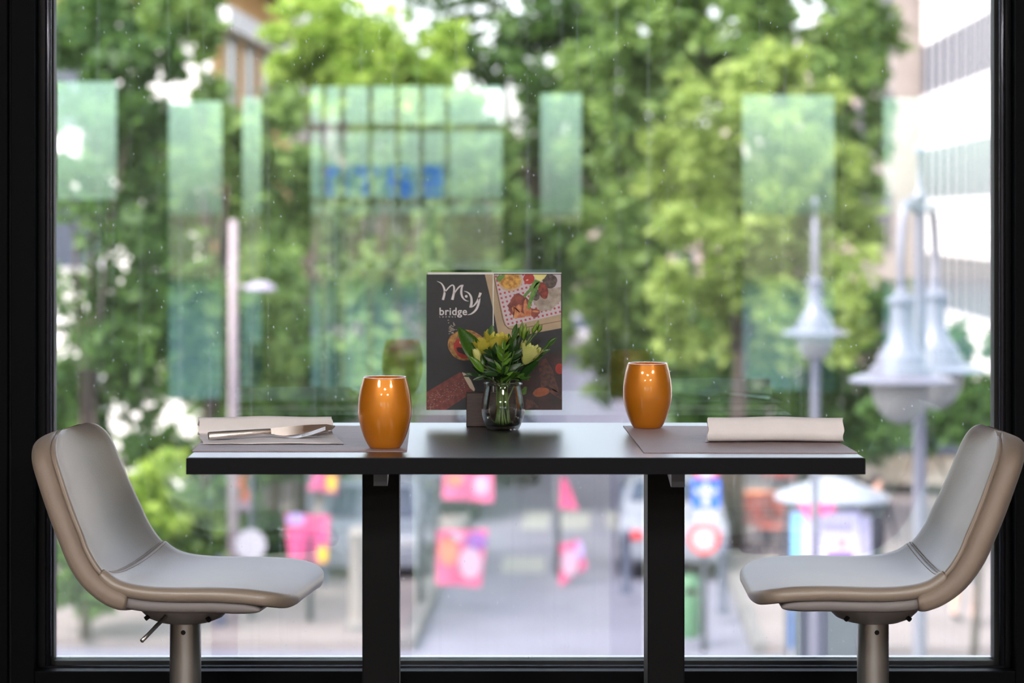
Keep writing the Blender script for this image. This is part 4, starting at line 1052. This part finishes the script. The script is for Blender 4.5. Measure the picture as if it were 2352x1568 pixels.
def tree(label, Y, px_trunk, blobs, kind, size=.17, dens=150, tr=.16, cat='tree', name='tree', zbase=.13, lean=0):
    """blobs: (px, py, rx, ry) ovals of the crown as seen from the lounge, at about distance Y"""
    base = Vector(((px_trunk - X0) * Y / F, Y, STREET + zbase)); t = thing(name, label, cat, base)
    bl = []; rr = random.Random(int(Y * 10 + px_trunk))
    for (bx_b, by_b, rx, ry) in blobs:
        dY = rr.uniform(-.05, .05) * Y * .5; c = P(bx_b, by_b, Y + dY); ax, az = px_len(rx, Y), px_len(ry, Y); ay = max(ax, az) * .8
        # split each oval into a few clumps so the crown has depth and gaps
        k = 16
        for _ in range(k):
            d = Vector((rr.uniform(-.95, .95) * ax, rr.uniform(-.95, .95) * ay, rr.uniform(-.95, .95) * az))
            q = .42; vol = 4.19 * (ax * q) * (ay * q) * (az * q)
            bl.append((tuple(c + d), (ax * q, ay * q, az * q), max(60, int(vol * dens * 1.25))))
    obj('foliage', foliage_mesh(bl, size, LEAFM[kind]), None, t, world=True)
    top = max(b[0][2] for b in bl); cz = sum(b[0][2] for b in bl) / len(bl)
    cen = Vector((sum(b[0][0] for b in bl) / len(bl), sum(b[0][1] for b in bl) / len(bl), cz))
    obj('trunk', MB().tube([base, base.lerp(Vector((base.x, base.y, cz)), .5) + Vector((.1, 0, 0)), Vector((cen.x * .4 + base.x * .6, base.y, cz))], [tr, tr * .8, tr * .5], 10), M_bark, t, smooth=True, world=True)
    for b in bl[::16]:
        obj('branch', MB().tube([base.lerp(Vector((base.x, base.y, cz)), .6), Vector(b[0]).lerp(Vector((base.x, base.y, cz)), .4), Vector(b[0])], [tr * .45, tr * .3, tr * .12], 7), M_bark, t, smooth=True, world=True)
    return t
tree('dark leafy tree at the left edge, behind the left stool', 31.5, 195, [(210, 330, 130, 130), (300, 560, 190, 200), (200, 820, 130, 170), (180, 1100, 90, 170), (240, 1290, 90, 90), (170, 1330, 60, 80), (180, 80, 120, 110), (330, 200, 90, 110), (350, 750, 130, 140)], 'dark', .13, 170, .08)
tree('tree with loose crown left of the middle, in front of the ochre house', 36, 470, [(420, 60, 80, 110), (470, 430, 170, 160), (560, 650, 150, 190), (430, 850, 180, 150), (300, 20, 170, 90), (560, 300, 120, 120), (640, 480, 110, 140), (330, 420, 120, 130), (560, 900, 150, 110)], 'mid', .15, 120, .14)
tree('bright yellow green tree crown left of the menu, above the ochre house', 40, 690, [(800, 60, 150, 110), (720, 130, 90, 70), (930, 130, 110, 80), (860, 230, 120, 70)], 'bright', .15, 170, .15)
tree('broad green tree in the middle left, behind the mirrored sign', 46, 850, [(760, 400, 150, 150), (900, 560, 170, 180), (1000, 330, 150, 120), (800, 760, 180, 150), (1040, 700, 140, 170), (720, 850, 120, 80), (930, 850, 150, 60), (1090, 480, 120, 130), (880, 330, 140, 100), (1180, 820, 110, 90)], 'mid', .17, 95, .18)
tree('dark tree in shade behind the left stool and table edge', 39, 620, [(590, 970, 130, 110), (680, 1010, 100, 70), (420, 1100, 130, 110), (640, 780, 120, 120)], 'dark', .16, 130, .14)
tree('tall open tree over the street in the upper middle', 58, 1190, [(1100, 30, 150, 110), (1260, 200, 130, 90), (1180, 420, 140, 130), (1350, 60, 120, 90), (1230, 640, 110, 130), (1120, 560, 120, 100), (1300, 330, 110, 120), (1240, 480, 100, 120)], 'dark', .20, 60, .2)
tree('light green tree in the middle right above the orange glass', 50, 1500, [(1480, 430, 120, 110), (1540, 620, 140, 150), (1450, 740, 110, 110), (1600, 800, 130, 90), (1440, 200, 130, 110), (1420, 560, 80, 110), (1560, 450, 120, 120), (1380, 300, 90, 90), (1500, 860, 120, 70)], 'mid', .17, 110, .18)
tree('yellow green tree on the right, left of the single lamp', 40, 1685, [(1700, 300, 130, 130), (1810, 480, 150, 160), (1660, 560, 130, 130), (1900, 620, 110, 140), (1740, 720, 130, 110), (1820, 200, 90, 90), (1600, 420, 110, 110), (1930, 450, 90, 120), (1620, 700, 110, 100), (1850, 700, 120, 110)], 'yellow', .14, 170, .16)
tree('large tree crown filling the upper right in front of the white block', 47, 1850, [(1620, 60, 170, 110), (1800, 70, 170, 110), (1950, 120, 110, 110), (1520, 250, 120, 90), (1960, 330, 90, 110), (1700, -60, 220, 90), (1500, 80, 120, 100), (1980, 40, 80, 90), (1640, 190, 130, 80)], 'mid', .17, 120, .2)
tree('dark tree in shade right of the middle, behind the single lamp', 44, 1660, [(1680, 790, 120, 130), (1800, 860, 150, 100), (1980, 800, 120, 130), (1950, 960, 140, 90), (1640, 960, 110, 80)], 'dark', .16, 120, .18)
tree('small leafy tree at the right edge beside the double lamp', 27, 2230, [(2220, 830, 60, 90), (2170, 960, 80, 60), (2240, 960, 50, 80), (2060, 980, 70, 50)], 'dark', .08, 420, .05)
tree('far tree closing the view down the street on the left', 95, 1210, [(1230, 600, 70, 90), (1160, 700, 90, 100), (1260, 760, 50, 60), (1080, 800, 130, 100)], 'mid', .3, 14, .25)
tree('far tree beside the street on the right', 85, 1570, [(1450, 640, 60, 110), (1500, 780, 80, 90), (1420, 780, 30, 40)], 'mid', .28, 18, .25)
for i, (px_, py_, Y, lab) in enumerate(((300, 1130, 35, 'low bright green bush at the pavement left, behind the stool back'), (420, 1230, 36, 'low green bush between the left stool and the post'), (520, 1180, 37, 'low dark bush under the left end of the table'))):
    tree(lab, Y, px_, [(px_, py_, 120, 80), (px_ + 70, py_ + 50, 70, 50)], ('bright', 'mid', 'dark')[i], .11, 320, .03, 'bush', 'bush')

# ---- street lamps
M_lampm = mat('lamp_grey_paint', (112, 113, 124), .35, metal=.2)
M_globe = mat('lamp_globe', (176, 176, 170), .25, trans=.5)
def lantern(t, c, k):
    """bell shaped hood with flat brim and glass bowl; c = centre of the brim"""
    hood = [(.345, -.012), (.345, 0), (.30, .022), (.205, .045), (.200, .085), (.168, .10), (.160, .155), (.125, .19), (.085, .26), (.070, .36), (.070, .50), (.095, .505), (.095, .53), (.04, .565), (.03, .62)]
    obj('hood', MB().lathe([(r_ * k, z * k) for r_, z in hood], 40, tuple(c)), M_lampm, t, world=True, angle=35)
    bowl = [(.19, -.012), (.195, -.06), (.18, -.14), (.13, -.225), (.06, -.275), (.01, -.285)]
    obj('globe', MB().lathe([(r_ * k, z * k) for r_, z in bowl], 32, tuple(c)), M_globe, t, world=True, smooth=True)
def lamp(label, Y, px_pole, heads, ptop, k=1.0):
    base = Vector(((px_pole - X0) * Y / F, Y, STREET + .0)); t = thing('street_lamp', label, 'street lamp', base, group='street lamps')
    zt = CAMZ - (ptop - H0) * Y / F
    obj('pole', MB().lathe([(.11, 0), (.11, .5), (.06, .56), (.046, 2.6), (.042, zt - STREET)], 20, tuple(base)), M_lampm, t, world=True, angle=35)
    obj('finial', MB().lathe([(.02, 0), (.05, .03), (.05, .07), (.015, .10), (.012, .32), (.035, .35), (.03, .39), (.004, .42)], 16, (base.x, base.y, zt)), M_lampm, t, world=True, smooth=True)
    for (hx, hy, dY) in heads:
        c = P(hx, hy, Y + dY); lantern(t, c, k); top = c + Vector((0, 0, .60 * k)); pt = Vector((base.x, base.y, zt - .05)); apex = Vector(((top.x * .75 + pt.x * .25), (top.y * .75 + pt.y * .25), max(top.z + .55, pt.z + .0)))
        q = catmull([tuple(top), (top.x, top.y, top.z + .28), tuple(apex), tuple(pt)], 16)
        obj('arm', MB().tube([Vector(p) for p in q], .032, 10), M_lampm, t, world=True, smooth=True)
    return t
lamp('single grey street lamp with bell shaped hood, standing before the yellow green tree', 25, 1872, [(1872, 765, -.35)], 545)
lamp('double grey street lamp with two bell shaped hoods, nearest on the right', 16.2, 2112, [(2070, 872, -.35), (2148, 848, 1.0)], 470)
M_pole = mat('pinkish_grey_pole', (176, 160, 164), .5)
pt_ = thing('street_lamp', 'slim pinkish street lamp with flat head in the left trees', 'street lamp', P(536, 1300, 34) * 1.0, group='street lamps')
pt_.location.z = STREET + .13
b_ = Vector(pt_.location)
zt_ = CAMZ - (505 - H0) * 34 / F
obj('pole', MB().tube([b_, Vector((b_.x, b_.y, zt_))], [.075, .06], 14), M_pole, pt_, world=True, smooth=True)
hd = P(598, 662, 33.8)
obj('arm', MB().tube([Vector((b_.x, b_.y, hd.z + .02)), Vector((hd.x, hd.y, hd.z + .03))], .02, 8), M_pole, pt_, world=True)
obj('lamp_head', MB().lathe([(.03, .10), (.12, .075), (.21, .02), (.22, -.01), (.19, -.03), (.01, -.035)], 24, tuple(hd)), mat('lamp_head_lilac', (206, 192, 210), .4), pt_, world=True, smooth=True)

# ---- signs, kiosk, banners, bollards
M_wht = mat('sign_white', (186, 186, 186), .5); M_red = mat('sign_red', (206, 60, 62), .5); M_dk = mat('dark_grey_metal', (62, 66, 76), .5)
def sign_post(label, px_, Y):
    base = Vector(((px_ - X0) * Y / F, Y, STREET + .13)); t = thing('sign_post', label, 'road sign', base)
    obj('pole', MB().tube([base, Vector((base.x, base.y, CAMZ - (1040 - H0) * Y / F))], .035, 12), M_dk, t, world=True, smooth=True); return t, base
Ysg = 30.5
t, base = sign_post('traffic sign post with a blue square sign above a red ringed round sign', 1618, Ysg)
def disc(cx, cy, r_px, Y, y_off, thk=.02, n=36):
    c = P(cx, cy, Y); r_ = px_len(r_px, Y); return MB().prism([(c.x + r_ * math.cos(2 * PI * k / n), Y + y_off, c.z + r_ * math.sin(2 * PI * k / n)) for k in range(n)], (0, thk, 0))
def rect(x0, x1, y0, y1, Y, y_off, thk=.02):
    a, b = P(x0, y1, Y), P(x1, y0, Y); return MB().box(a.x, b.x, Y + y_off, Y + y_off + thk, a.z, b.z)
M_sblue = mat('traffic_blue', (28, 96, 206), .45)
bs = obj('blue_sign', rect(1589, 1652, 1098, 1166, Ysg, -.07), M_sblue, t, world=True)
cx, cy = 1620, 1132
arrow = MB()
for q in (((-8, 30), (8, 30), (6, 0), (-6, 0)), ((-16, 4), (16, 4), (0, -30)), ((-28, -8), (-12, 10), (-8, 2), (-20, -14)), ((28, -8), (12, 10), (8, 2), (20, -14))):
    arrow.prism([(P(cx + a, cy + b, Ysg).x, Ysg - .076, P(cx + a, cy + b, Ysg).z) for a, b in q], (0, .005, 0))
obj('white_arrow', arrow, M_wht, t, world=True)
obj('sign_disc', disc(1616, 1236, 36, Ysg, -.06), M_red, t, world=True); obj('sign_face', disc(1616, 1236, 25, Ysg, -.066), M_wht, t, world=True)
obj('sign_symbol', disc(1616, 1236, 9, Ysg, -.072), mat('sign_grey', (120, 120, 124), .5), t, world=True)
obj('sign_disc', disc(1621, 1078, 28, Ysg, -.06), M_red, t, world=True); obj('sign_face', disc(1621, 1078, 18, Ysg, -.066), M_wht, t, world=True)
obj('plate', rect(1597, 1645, 1170, 1200, Ysg, -.05), M_wht, t, world=True)
# sign seen from the back on the left pavement
t, base = sign_post('round road sign seen from its grey back, behind the left seat', 578, 33)
obj('sign_disc', disc(576, 1250, 36, 33, -.05), mat('sign_back_grey', (190, 186, 190), .5), t, world=True)

# round-roofed information kiosk
Yk = 26.5; kc = Vector(((1910 - X0) * Yk / F, Yk, STREET + .0))
kt = thing('information_kiosk', 'round roofed information kiosk with lit lilac poster panels, behind the right seat', 'kiosk', kc)
zr = CAMZ - (1140 - H0) * Yk / F - STREET
obj('roof', MB().lathe([(.02, zr + .22), (.10, zr + .215), (.36, zr + .12), (.60, zr + .03), (.63, zr - .01), (.60, zr - .04), (.02, zr - .02)], 48, tuple(kc)), mat('kiosk_roof', (138, 144, 154), .35), kt, world=True, angle=40)
obj('body', MB().box(kc.x - .40, kc.x + .26, Yk - .2, Yk + .25, STREET + .05, STREET + zr - .03), M_dk, kt, world=True)
def kpanel(nm, x0, x1, y0, y1, m, off, par=kt): return obj(nm, rect(x0, x1, y0, y1, Yk, off, .012), m, par, world=True)
M_lil = mat('poster_lilac', (214, 206, 232), .4, emit=.35, col2=(190, 186, 226), scale=3); M_lb = mat('poster_light_blue', (120, 190, 240), .4, emit=.3)
pp = kpanel('poster_panel', 1812, 1968, 1168, 1330, M_lil, -.215)
kpanel('poster_edge', 1812, 1836, 1172, 1300, M_lb, -.228)
kpanel('poster_block', 1880, 1950, 1196, 1214, mat('poster_grey', (176, 168, 190), .5), -.228); kpanel('poster_block', 1890, 1955, 1262, 1290, mat('poster_purple', (120, 70, 140), .5), -.228)
kpanel('poster_spot', 1918, 1936, 1232, 1250, mat('poster_orange', (236, 150, 120), .5), -.228)
for x in (1808, 1972, 2006): obj('post', MB().tube([P(x, 1150, Yk - .18), Vector((P(x, 1150, Yk - .18).x, Yk - .18, STREET))], .03, 10), M_dk, kt, world=True)
kpanel('side_panel', 1976, 2003, 1180, 1300, M_lil, -.14)
pf_ = MB(); pts = [(1811, 1138), (1890, 1139), (1899, 1156), (1838, 1174)]
pf_.prism([(P(a, b, Yk).x, Yk - .66, P(a, b, Yk).z) for a, b in pts], (0, .01, 0))
M_pinkf = mat('pink_fabric', (240, 92, 150), .6, trans=.25)
obj('pink_flag', pf_, M_pinkf, kt, world=True)
# blue framed board on the pavement
Yb = 29.6; bb = Vector(((1854 - X0) * Yb / F, Yb, STREET))
bt = thing('notice_board', 'blue framed white notice board standing below the right seat', 'notice board', bb)
M_bfr = mat('board_blue', (52, 118, 206), .5)
obj('frame', rect(1806, 1902, 1398, 1488, Yb, -.03, .05), M_bfr, bt, world=True); obj('face', rect(1822, 1888, 1412, 1470, Yb, -.045, .012), M_wht, bt, world=True)
obj('smudged_text', rect(1838, 1872, 1434, 1446, Yb, -.052, .005), mat('board_text', (150, 154, 164), .6), bt, world=True)
obj('stand', rect(1822, 1895, 1488, 1545, Yb, -.02, .25), mat('board_stand', (216, 212, 222), .6), bt, world=True)
# pink crate beside it
Yp = 30.2
pb_ = tag(obj('litter_bin', MB().lathe([(.16, 0), (.20, .1), (.22, .42), (.23, .46), (.19, .48), (.02, .50)], 24, (P(1930, 1440, Yp).x, Yp, STREET + .42)), mat('bin_pink', (240, 96, 140), .5)), 'pink round bin beside the blue framed board', 'bin')
obj('stand', MB().lathe([(.17, -.42), (.15, -.02)], 20, (P(1930, 1440, Yp).x, Yp, STREET + .42)), mat('bin_stand', (120, 96, 104), .6), pb_)
gb = thing('litter_bin', 'green litter bin at the foot of the traffic sign post', 'bin', Vector((P(1584, 1400, 31.6).x, 31.6, STREET + .13)))
obj('body', MB().lathe([(.13, 0), (.15, .06), (.15, .72), (.11, .80), (.02, .82)], 20), mat('bin_green', (64, 108, 76), .5), gb, angle=40); obj('slot', MB().box(-.08, .08, -.155, -.12, .58, .66), M_dark, gb)

M_b1 = mat('banner_pink', (230, 96, 148), .55, trans=.25); M_b2 = mat('banner_white', (206, 172, 194), .55, trans=.25); M_b3 = mat('banner_lilac', (196, 170, 226), .55, trans=.25)
M_b4 = mat('banner_orange', (250, 140, 110), .55, trans=.25); M_b5 = mat('banner_purple', (150, 84, 176), .55, trans=.25); M_b6 = mat('banner_yellow', (250, 206, 30), .55, trans=.25)
def banner(label, px_, Y, ptop, flags):
    base = Vector(((px_ - X0) * Y / F, Y, STREET + .13)); t = thing('banner_pole', label, 'banner', base, group='pink street banners')
    obj('pole', MB().tube([base, Vector((base.x, base.y, CAMZ - (ptop - H0) * Y / F))], .05, 12), M_dk, t, world=True, smooth=True)
    for quad, m, prints in flags:
        n = 10; rows = []
        a, b, c, d = [P(x, y, Y) for x, y in quad]      # top left, top right, bottom right, bottom left
        for i in range(n + 1):
            v_ = i / n; l_, r_ = a.lerp(d, v_), b.lerp(c, v_)
            rows.append([l_.lerp(r_, j / n) + Vector((0, -.05 + .03 * math.sin(j * .9 + i * .3), 0)) for j in range(n + 1)])
        mb = MB(); mb.grid(rows); mb.grid([[p + Vector((0, .006, 0)) for p in r_] for r_ in rows])
        fo = obj('flag', mb, m, t, world=True, smooth=True)
        xc = sum(q[0] for q in quad) / 4
        far = max(abs(q[0] - px_) for q in quad)
        obj('flag_arm', MB().tube([Vector((base.x, base.y - .0, a.z)), Vector((P(xc, 0, Y).x, base.y, a.z))], .012, 6), M_dk, t, world=True)
        for (x, y, rx, ry, m2) in prints:
            cc = P(x, y, Y); pr_ = MB().prism([(cc.x + px_len(rx, Y) * math.cos(q), Y - .10, cc.z + px_len(ry, Y) * math.sin(q)) for q in np.linspace(0, 2 * PI, 25)[:-1]], (0, .004, 0)); o_ = obj('flag_print', pr_, m2, fo); o_.parent = fo
    return t
banner('pole with two pink banners left of the road, behind the left table post', 966, 34.4, 1075, [([(1018, 1084), (1131, 1086), (1133, 1152), (1016, 1144)], M_b1, [(1105, 1112, 18, 22, M_b2), (1045, 1100, 20, 14, M_b4)]), ([(1004, 1216), (1120, 1214), (1104, 1346), (1002, 1340)], M_b1, [(1080, 1290, 26, 36, M_b2), (1095, 1240, 24, 20, M_b5), (1030, 1262, 22, 34, M_b4), (1045, 1232, 20, 10, M_b2)])])
banner('pole with two small pink banners standing in the road right of the markings', 1281, 37.0, 1080, [([(1285, 1096), (1300, 1098), (1328, 1170), (1285, 1166)], M_b1, []), ([(1284, 1250), (1330, 1238), (1348, 1300), (1284, 1346)], M_b1, [(1308, 1290, 20, 30, M_b2), (1330, 1262, 10, 20, M_b3)])])
banner('pole with pink and yellow banners at the left, behind the seat tip', 712, 32.9, 1075, [([(706, 1084), (776, 1088), (774, 1132), (706, 1122)], M_b1, [(762, 1106, 11, 20, M_b6)]), ([(655, 1178), (758, 1182), (752, 1292), (664, 1284)], M_b1, [(742, 1270, 12, 20, M_b6), (680, 1190, 22, 14, M_b3)])])
banner('pole with a blue and pink banner beside the slim lamp on the left', 520, 36.0, 1070, [([(545, 1085), (582, 1085), (582, 1172), (545, 1172)], M_b4, [(560, 1160, 14, 12, M_b2)])])

M_bol = mat('bollard_paint', (70, 76, 92), .5)
bol = MB().lathe([(.09, 0), (.085, .10), (.065, .13), (.065, .80), (.085, .83), (.085, .87), (.05, .93), (.01, .95)], 16).mesh('bollard', M_bol); smooth_by_angle(bol, 40)
for i, (px_, Y, lab) in enumerate(((505, 32.5, 'dark bollard nearest the left stool column'), (742, 36.2, 'dark bollard right of the left seat tip'), (1438, 35.3, 'dark bollard beside the pale grey car, left of the right post'), (1660, 33.5, 'dark bollard right of the traffic sign post'))):
    o = obj('bollard', bol, None); o.location = ((px_ - X0) * Y / F, Y, STREET + .13); tag(o, lab, 'bollard', 'street bollards')
# pale advertising column at the left
ac = thing('advertising_column', 'pale round column on the left pavement beside the left table post', 'column', Vector((P(826, 1400, 32.2).x, 32.2, STREET + .13)))
obj('shaft', MB().lathe([(.17, 0), (.17, .12), (.14, .14), (.14, 1.25), (.16, 1.28), (.10, 1.36), (.01, 1.38)], 24), mat('column_pale', (122, 116, 112), .7), ac, angle=40)
obj('foot', MB().lathe([(.2, 0), (.2, .08), (.171, .10)], 24), M_kerb, ac)

# ---- cars
def car(label, u, v, rot, m, k=1.0):
    t = thing('car', label, 'car', S(u, v, 0.002), -SA + rot, group='parked cars')
    prof_ = [(-2.1, .30), (-2.12, .62), (-2.0, .82), (-1.25, .92), (-.62, 1.40), (-.3, 1.46), (.75, 1.44), (1.35, 1.12), (1.62, .96), (2.02, .90), (2.12, .62), (2.08, .30)]
    prof_ = [(a * k, b * k) for a, b in prof_]
    bm = bmesh.new(); w0 = .84 * k
    L_, R_ = [], []
    for y, z in prof_:
        w_ = w0 * (.80 if z > 1.2 * k else (.93 if z > .95 * k else 1.0))
        L_.append(bm.verts.new((-w_, y, z))); R_.append(bm.verts.new((w_, y, z)))
    n = len(prof_)
    for i in range(n): bm.faces.new((L_[i], L_[(i + 1) % n], R_[(i + 1) % n], R_[i]))
    bm.faces.new(L_[::-1]); bm.faces.new(R_)
    bmesh.ops.bevel(bm, geom=bm.edges[:], offset=.05 * k, segments=2, affect='EDGES'); obj('body', MB().from_bm(bm), m, t, angle=30)
    for sx in (-1, 1):
        q = [(-.98, .96), (-.58, 1.32), (.02, 1.36), (.02, .96)]; obj('side_window', MB().prism([(sx * .735 * k, a * k, b * k) for a, b in q], (sx * .075 * k, 0, 0)), M_wgl, t)
        q = [(.10, .96), (.10, 1.36), (.70, 1.34), (1.14, 1.06), (1.16, .97)]; obj('side_window', MB().prism([(sx * .735 * k, a * k, b * k) for a, b in q], (sx * .075 * k, 0, 0)), M_wgl, t)
    for nm, a, b in (('windscreen', (-1.2, .95), (-.68, 1.36)), ('rear_window', (1.30, 1.14), (.84, 1.39))):
        ny, nz = (-.65, .75) if a[0] < 0 else (.5, .86)
        q = [(-.68, a[0] + ny * .02, a[1] + nz * .02), (.68, a[0] + ny * .02, a[1] + nz * .02), (.58, b[0] + ny * .02, b[1] + nz * .02), (-.58, b[0] + ny * .02, b[1] + nz * .02)]
        obj(nm, MB().prism([(x * k, y * k, z * k) for x, y, z in q], (0, ny * .02 * k, nz * .02 * k)), M_wgl, t)
    wh = MB().lathe([(.16, -.1), (.30, -.1), (.32, -.07), (.32, .07), (.30, .1), (.16, .1)], 24); hub = MB().lathe([(.01, -.112), (.17, -.10), (.17, .10), (.01, .112)], 20)
    rot_ = Matrix.Rotation(PI / 2, 3, 'Y')
    for mb_ in (wh, hub): mb_.v = [tuple(rot_ @ Vector(p) * k) for p in mb_.v]
    mw, mh = wh.mesh('wheel', M_dk_t), hub.mesh('hubcap', M_lampm)
    for sx in (-.76, .76):
        for sy in (-1.32, 1.32):
            o = obj('wheel', mw, None, t, angle=35); o.location = (sx * k, sy * k, .32 * k); obj('hubcap', mh, None, o, angle=35)
    for sx in (-.6, .6):
        obj('headlight', MB().box(sx * k - .14 * k, sx * k + .14 * k, -2.13 * k, -2.05 * k, .64 * k, .76 * k, .02), M_wht, t); obj('tail_light', MB().box(sx * k - .12 * k, sx * k + .12 * k, 2.06 * k, 2.13 * k, .64 * k, .78 * k, .02), M_red, t)
    return t
M_dk_t = mat('tyre', (24, 24, 26), .8)
def paint(nm, c): return mat(nm, c, .25, coat=.8, spec=.5)
car('silver car parked at the left kerb, behind the lower pink banner', -3.55, 38.6, 0, paint('car_silver', (128, 132, 142)))
car('black car parked in the left row, second behind the silver car', -3.1, 46.5, 0, paint('car_black', (36, 38, 44)))
car('dark car driving away at the left of the road, above the road markings', -2.2, 52.5, .02, paint('car_dark', (44, 46, 54)))
car('pale grey car at the right kerb, beside the right table post', 1.12, 39.5, PI, paint('car_white', (128, 132, 140)))
car('bright white van coming down the street beside the right orange glass', 1.2, 77, 0, paint('car_bright_white', (246, 246, 246)), 1.25)
car('grey car parked far along the left kerb', -3.0, 66, 0, paint('car_grey', (120, 124, 134)))
car('red car parked far along the right kerb', 2.9, 72, 0, paint('car_red', (190, 60, 66)))
car('light car far down the middle of the street', -.6, 100, 0, paint('car_light', (206, 196, 196)), 1.1)
car('dark blue car parked behind the kiosk on the right', 8.6, 41, .9, paint('car_blue', (48, 64, 96)))
car('beige car parked behind the traffic sign post', 6.4, 49, 1.3, paint('car_beige', (120, 110, 98)))

# ---- people
def person(label, base, face, top_c, leg_c, hair_c, stride, skin=(214, 168, 146), shorts=False):
    t = thing('person', label, 'person', base, face)
    def body(nm, verts, edges, rad, m):
        me = bpy.data.meshes.new(nm); me.from_pydata(verts, edges, []); o = obj(nm, me, None, t); me.materials.append(m)
        md = o.modifiers.new('skin', 'SKIN'); 
        for i, r_ in enumerate(rad): me.skin_vertices[0].data[i].radius = r_ if isinstance(r_, tuple) else (r_, r_)
        me.skin_vertices[0].data[0].use_root = True
        ss = o.modifiers.new('sub', 'SUBSURF'); ss.levels = 1; ss.render_levels = 2; md.use_smooth_shade = True
        dg = bpy.context.evaluated_depsgraph_get(); m2 = bpy.data.meshes.new_from_object(o.evaluated_get(dg)); o.modifiers.clear(); o.data = m2
        if not m2.materials: m2.materials.append(m)
        m2.shade_smooth(); return o
    s = stride
    V_ = [(0, 0, .94), (0, 0, 1.12), (0, 0, 1.34), (0, 0, 1.46), (0, -.01, 1.54), (0, -.02, 1.64), (0, -.01, 1.72),
          (-.10, 0, .90), (-.11, -s, .50), (-.11, -s * .6, .09), (-.11, -s * .6 - .12, .04),
          (.10, 0, .90), (.11, s, .50), (.11, s * 1.3, .10), (.11, s * 1.3 - .12, .04),
          (-.20, 0, 1.40), (-.26, s * .4, 1.13), (-.25, s * .4 - .12, .90), (-.24, s * .4 - .15, .82),
          (.20, 0, 1.40), (.26, -s * .4, 1.13), (.25, -s * .4 - .12, .90), (.24, -s * .4 - .15, .82)]
    E_ = [(0, 1), (1, 2), (2, 3), (3, 4), (4, 5), (5, 6), (0, 7), (7, 8), (8, 9), (9, 10), (0, 11), (11, 12), (12, 13), (13, 14), (2, 15), (15, 16), (16, 17), (17, 18), (2, 19), (19, 20), (20, 21), (21, 22)]
    R_ = [(.15, .11), (.13, .10), (.17, .11), (.06, .06), (.055, .055), (.085, .10), (.06, .07), .085, .055, .04, .04, .085, .055, .04, .04, .06, .042, .034, .034, .06, .042, .034, .034]
    m = bpy.data.materials.new('figure_colours'); m.use_nodes = True
    n = m.node_tree.nodes; l = m.node_tree.links; b = n['Principled BSDF']; b.inputs['Roughness'].default_value = .8
    tc = n.new('ShaderNodeTexCoord'); sp = n.new('ShaderNodeSeparateXYZ'); l.new(tc.outputs['Object'], sp.inputs[0]); rp = n.new('ShaderNodeValToRGB'); rp.color_ramp.interpolation = 'CONSTANT'
    dv = n.new('ShaderNodeMath'); dv.operation = 'DIVIDE'; dv.inputs[1].default_value = 1.8; l.new(sp.outputs[2], dv.inputs[0]); l.new(dv.outputs[0], rp.inputs[0])
    stops = [(0, (40, 36, 40)), (.06, skin if shorts else leg_c), (.30 if shorts else .31, leg_c), (.52, top_c), (.825, skin), (.935, hair_c)]
    rp.color_ramp.elements[0].color = (*lin(stops[0][1]), 1); rp.color_ramp.elements[1].position = stops[1][0]; rp.color_ramp.elements[1].color = (*lin(stops[1][1]), 1)
    for p_, c_ in stops[2:]: e = rp.color_ramp.elements.new(p_); e.color = (*lin(c_), 1)
    l.new(rp.outputs[0], b.inputs['Base Color'])
    body('body', V_, E_, R_, m)
    hb_ = MB().lathe([(.01, .125), (.06, .115), (.09, .07), (.10, .02), (.09, -.04), (.05, -.07)], 16, (0, .015, 1.655)); obj('hair', hb_, mat('hair_%d%d%d' % hair_c, hair_c, .7), t, smooth=True)
    for sx in (-.032, .032): obj('eye', MB().lathe([(.002, .008), (.008, 0), (.002, -.008)], 8, (sx, -.118, 1.645)), M_dark, t)
    return t
def ground(px_, Y, z=.13): return Vector(((px_ - X0) * Y / F, Y, STREET + z))
person('person in dark clothes standing on the pavement right of the kiosk', ground(2012, 35), .6, (44, 42, 52), (52, 50, 62), (40, 30, 26), .06)
person('person in shorts walking on the pavement behind the right stool', ground(2222, 32.6), 1.2, (86, 110, 130), (96, 96, 104), (70, 52, 40), .16, shorts=True)
person('person in a red top near the terrace chairs on the right pavement', ground(1792, 42.4), -.5, (150, 52, 52), (70, 66, 76), (50, 36, 30), .05)
# terrace chairs
M_red2 = mat('terrace_red', (150, 62, 54), .6)
def chair(label, base, rot):
    t = thing('terrace_chair', label, 'chair', base, rot, group='red terrace chairs')
    obj('seat', MB().box(-.22, .22, -.22, .22, .43, .47, .01), M_red2, t); obj('backrest', MB().box(-.22, .22, .19, .23, .55, .88, .01), M_red2, t)
    for sx in (-.19, .19):
        obj('leg', MB().tube([(sx, -.19, 0), (sx, -.19, .43)], .015, 8), M_dk, t); obj('leg', MB().tube([(sx, .2, 0), (sx, .2, .88)], .015, 8), M_dk, t)
    return t
for i, (px_, Y, lab) in enumerate(((1738, 40.2, 'red terrace chair nearest the traffic sign post'), (1772, 39.4, 'red terrace chair in the middle of the terrace'), (1802, 40.6, 'red terrace chair beside the kiosk'))):
    chair(lab, ground(px_, Y), 1.1 * i)
tt = thing('terrace_table', 'small round terrace table with an orange cloth among the red chairs', 'table', ground(1752, 41.6))
obj('top', MB().lathe([(.4, .70), (.4, .74), (.02, .745)], 28), mat('terrace_cloth', (236, 140, 70), .6), tt, angle=40); obj('leg', MB().lathe([(.03, .03), (.03, .70)], 12), M_dk, tt); obj('foot', MB().lathe([(.24, 0), (.24, .03), (.03, .05)], 24), M_dk, tt, angle=40)
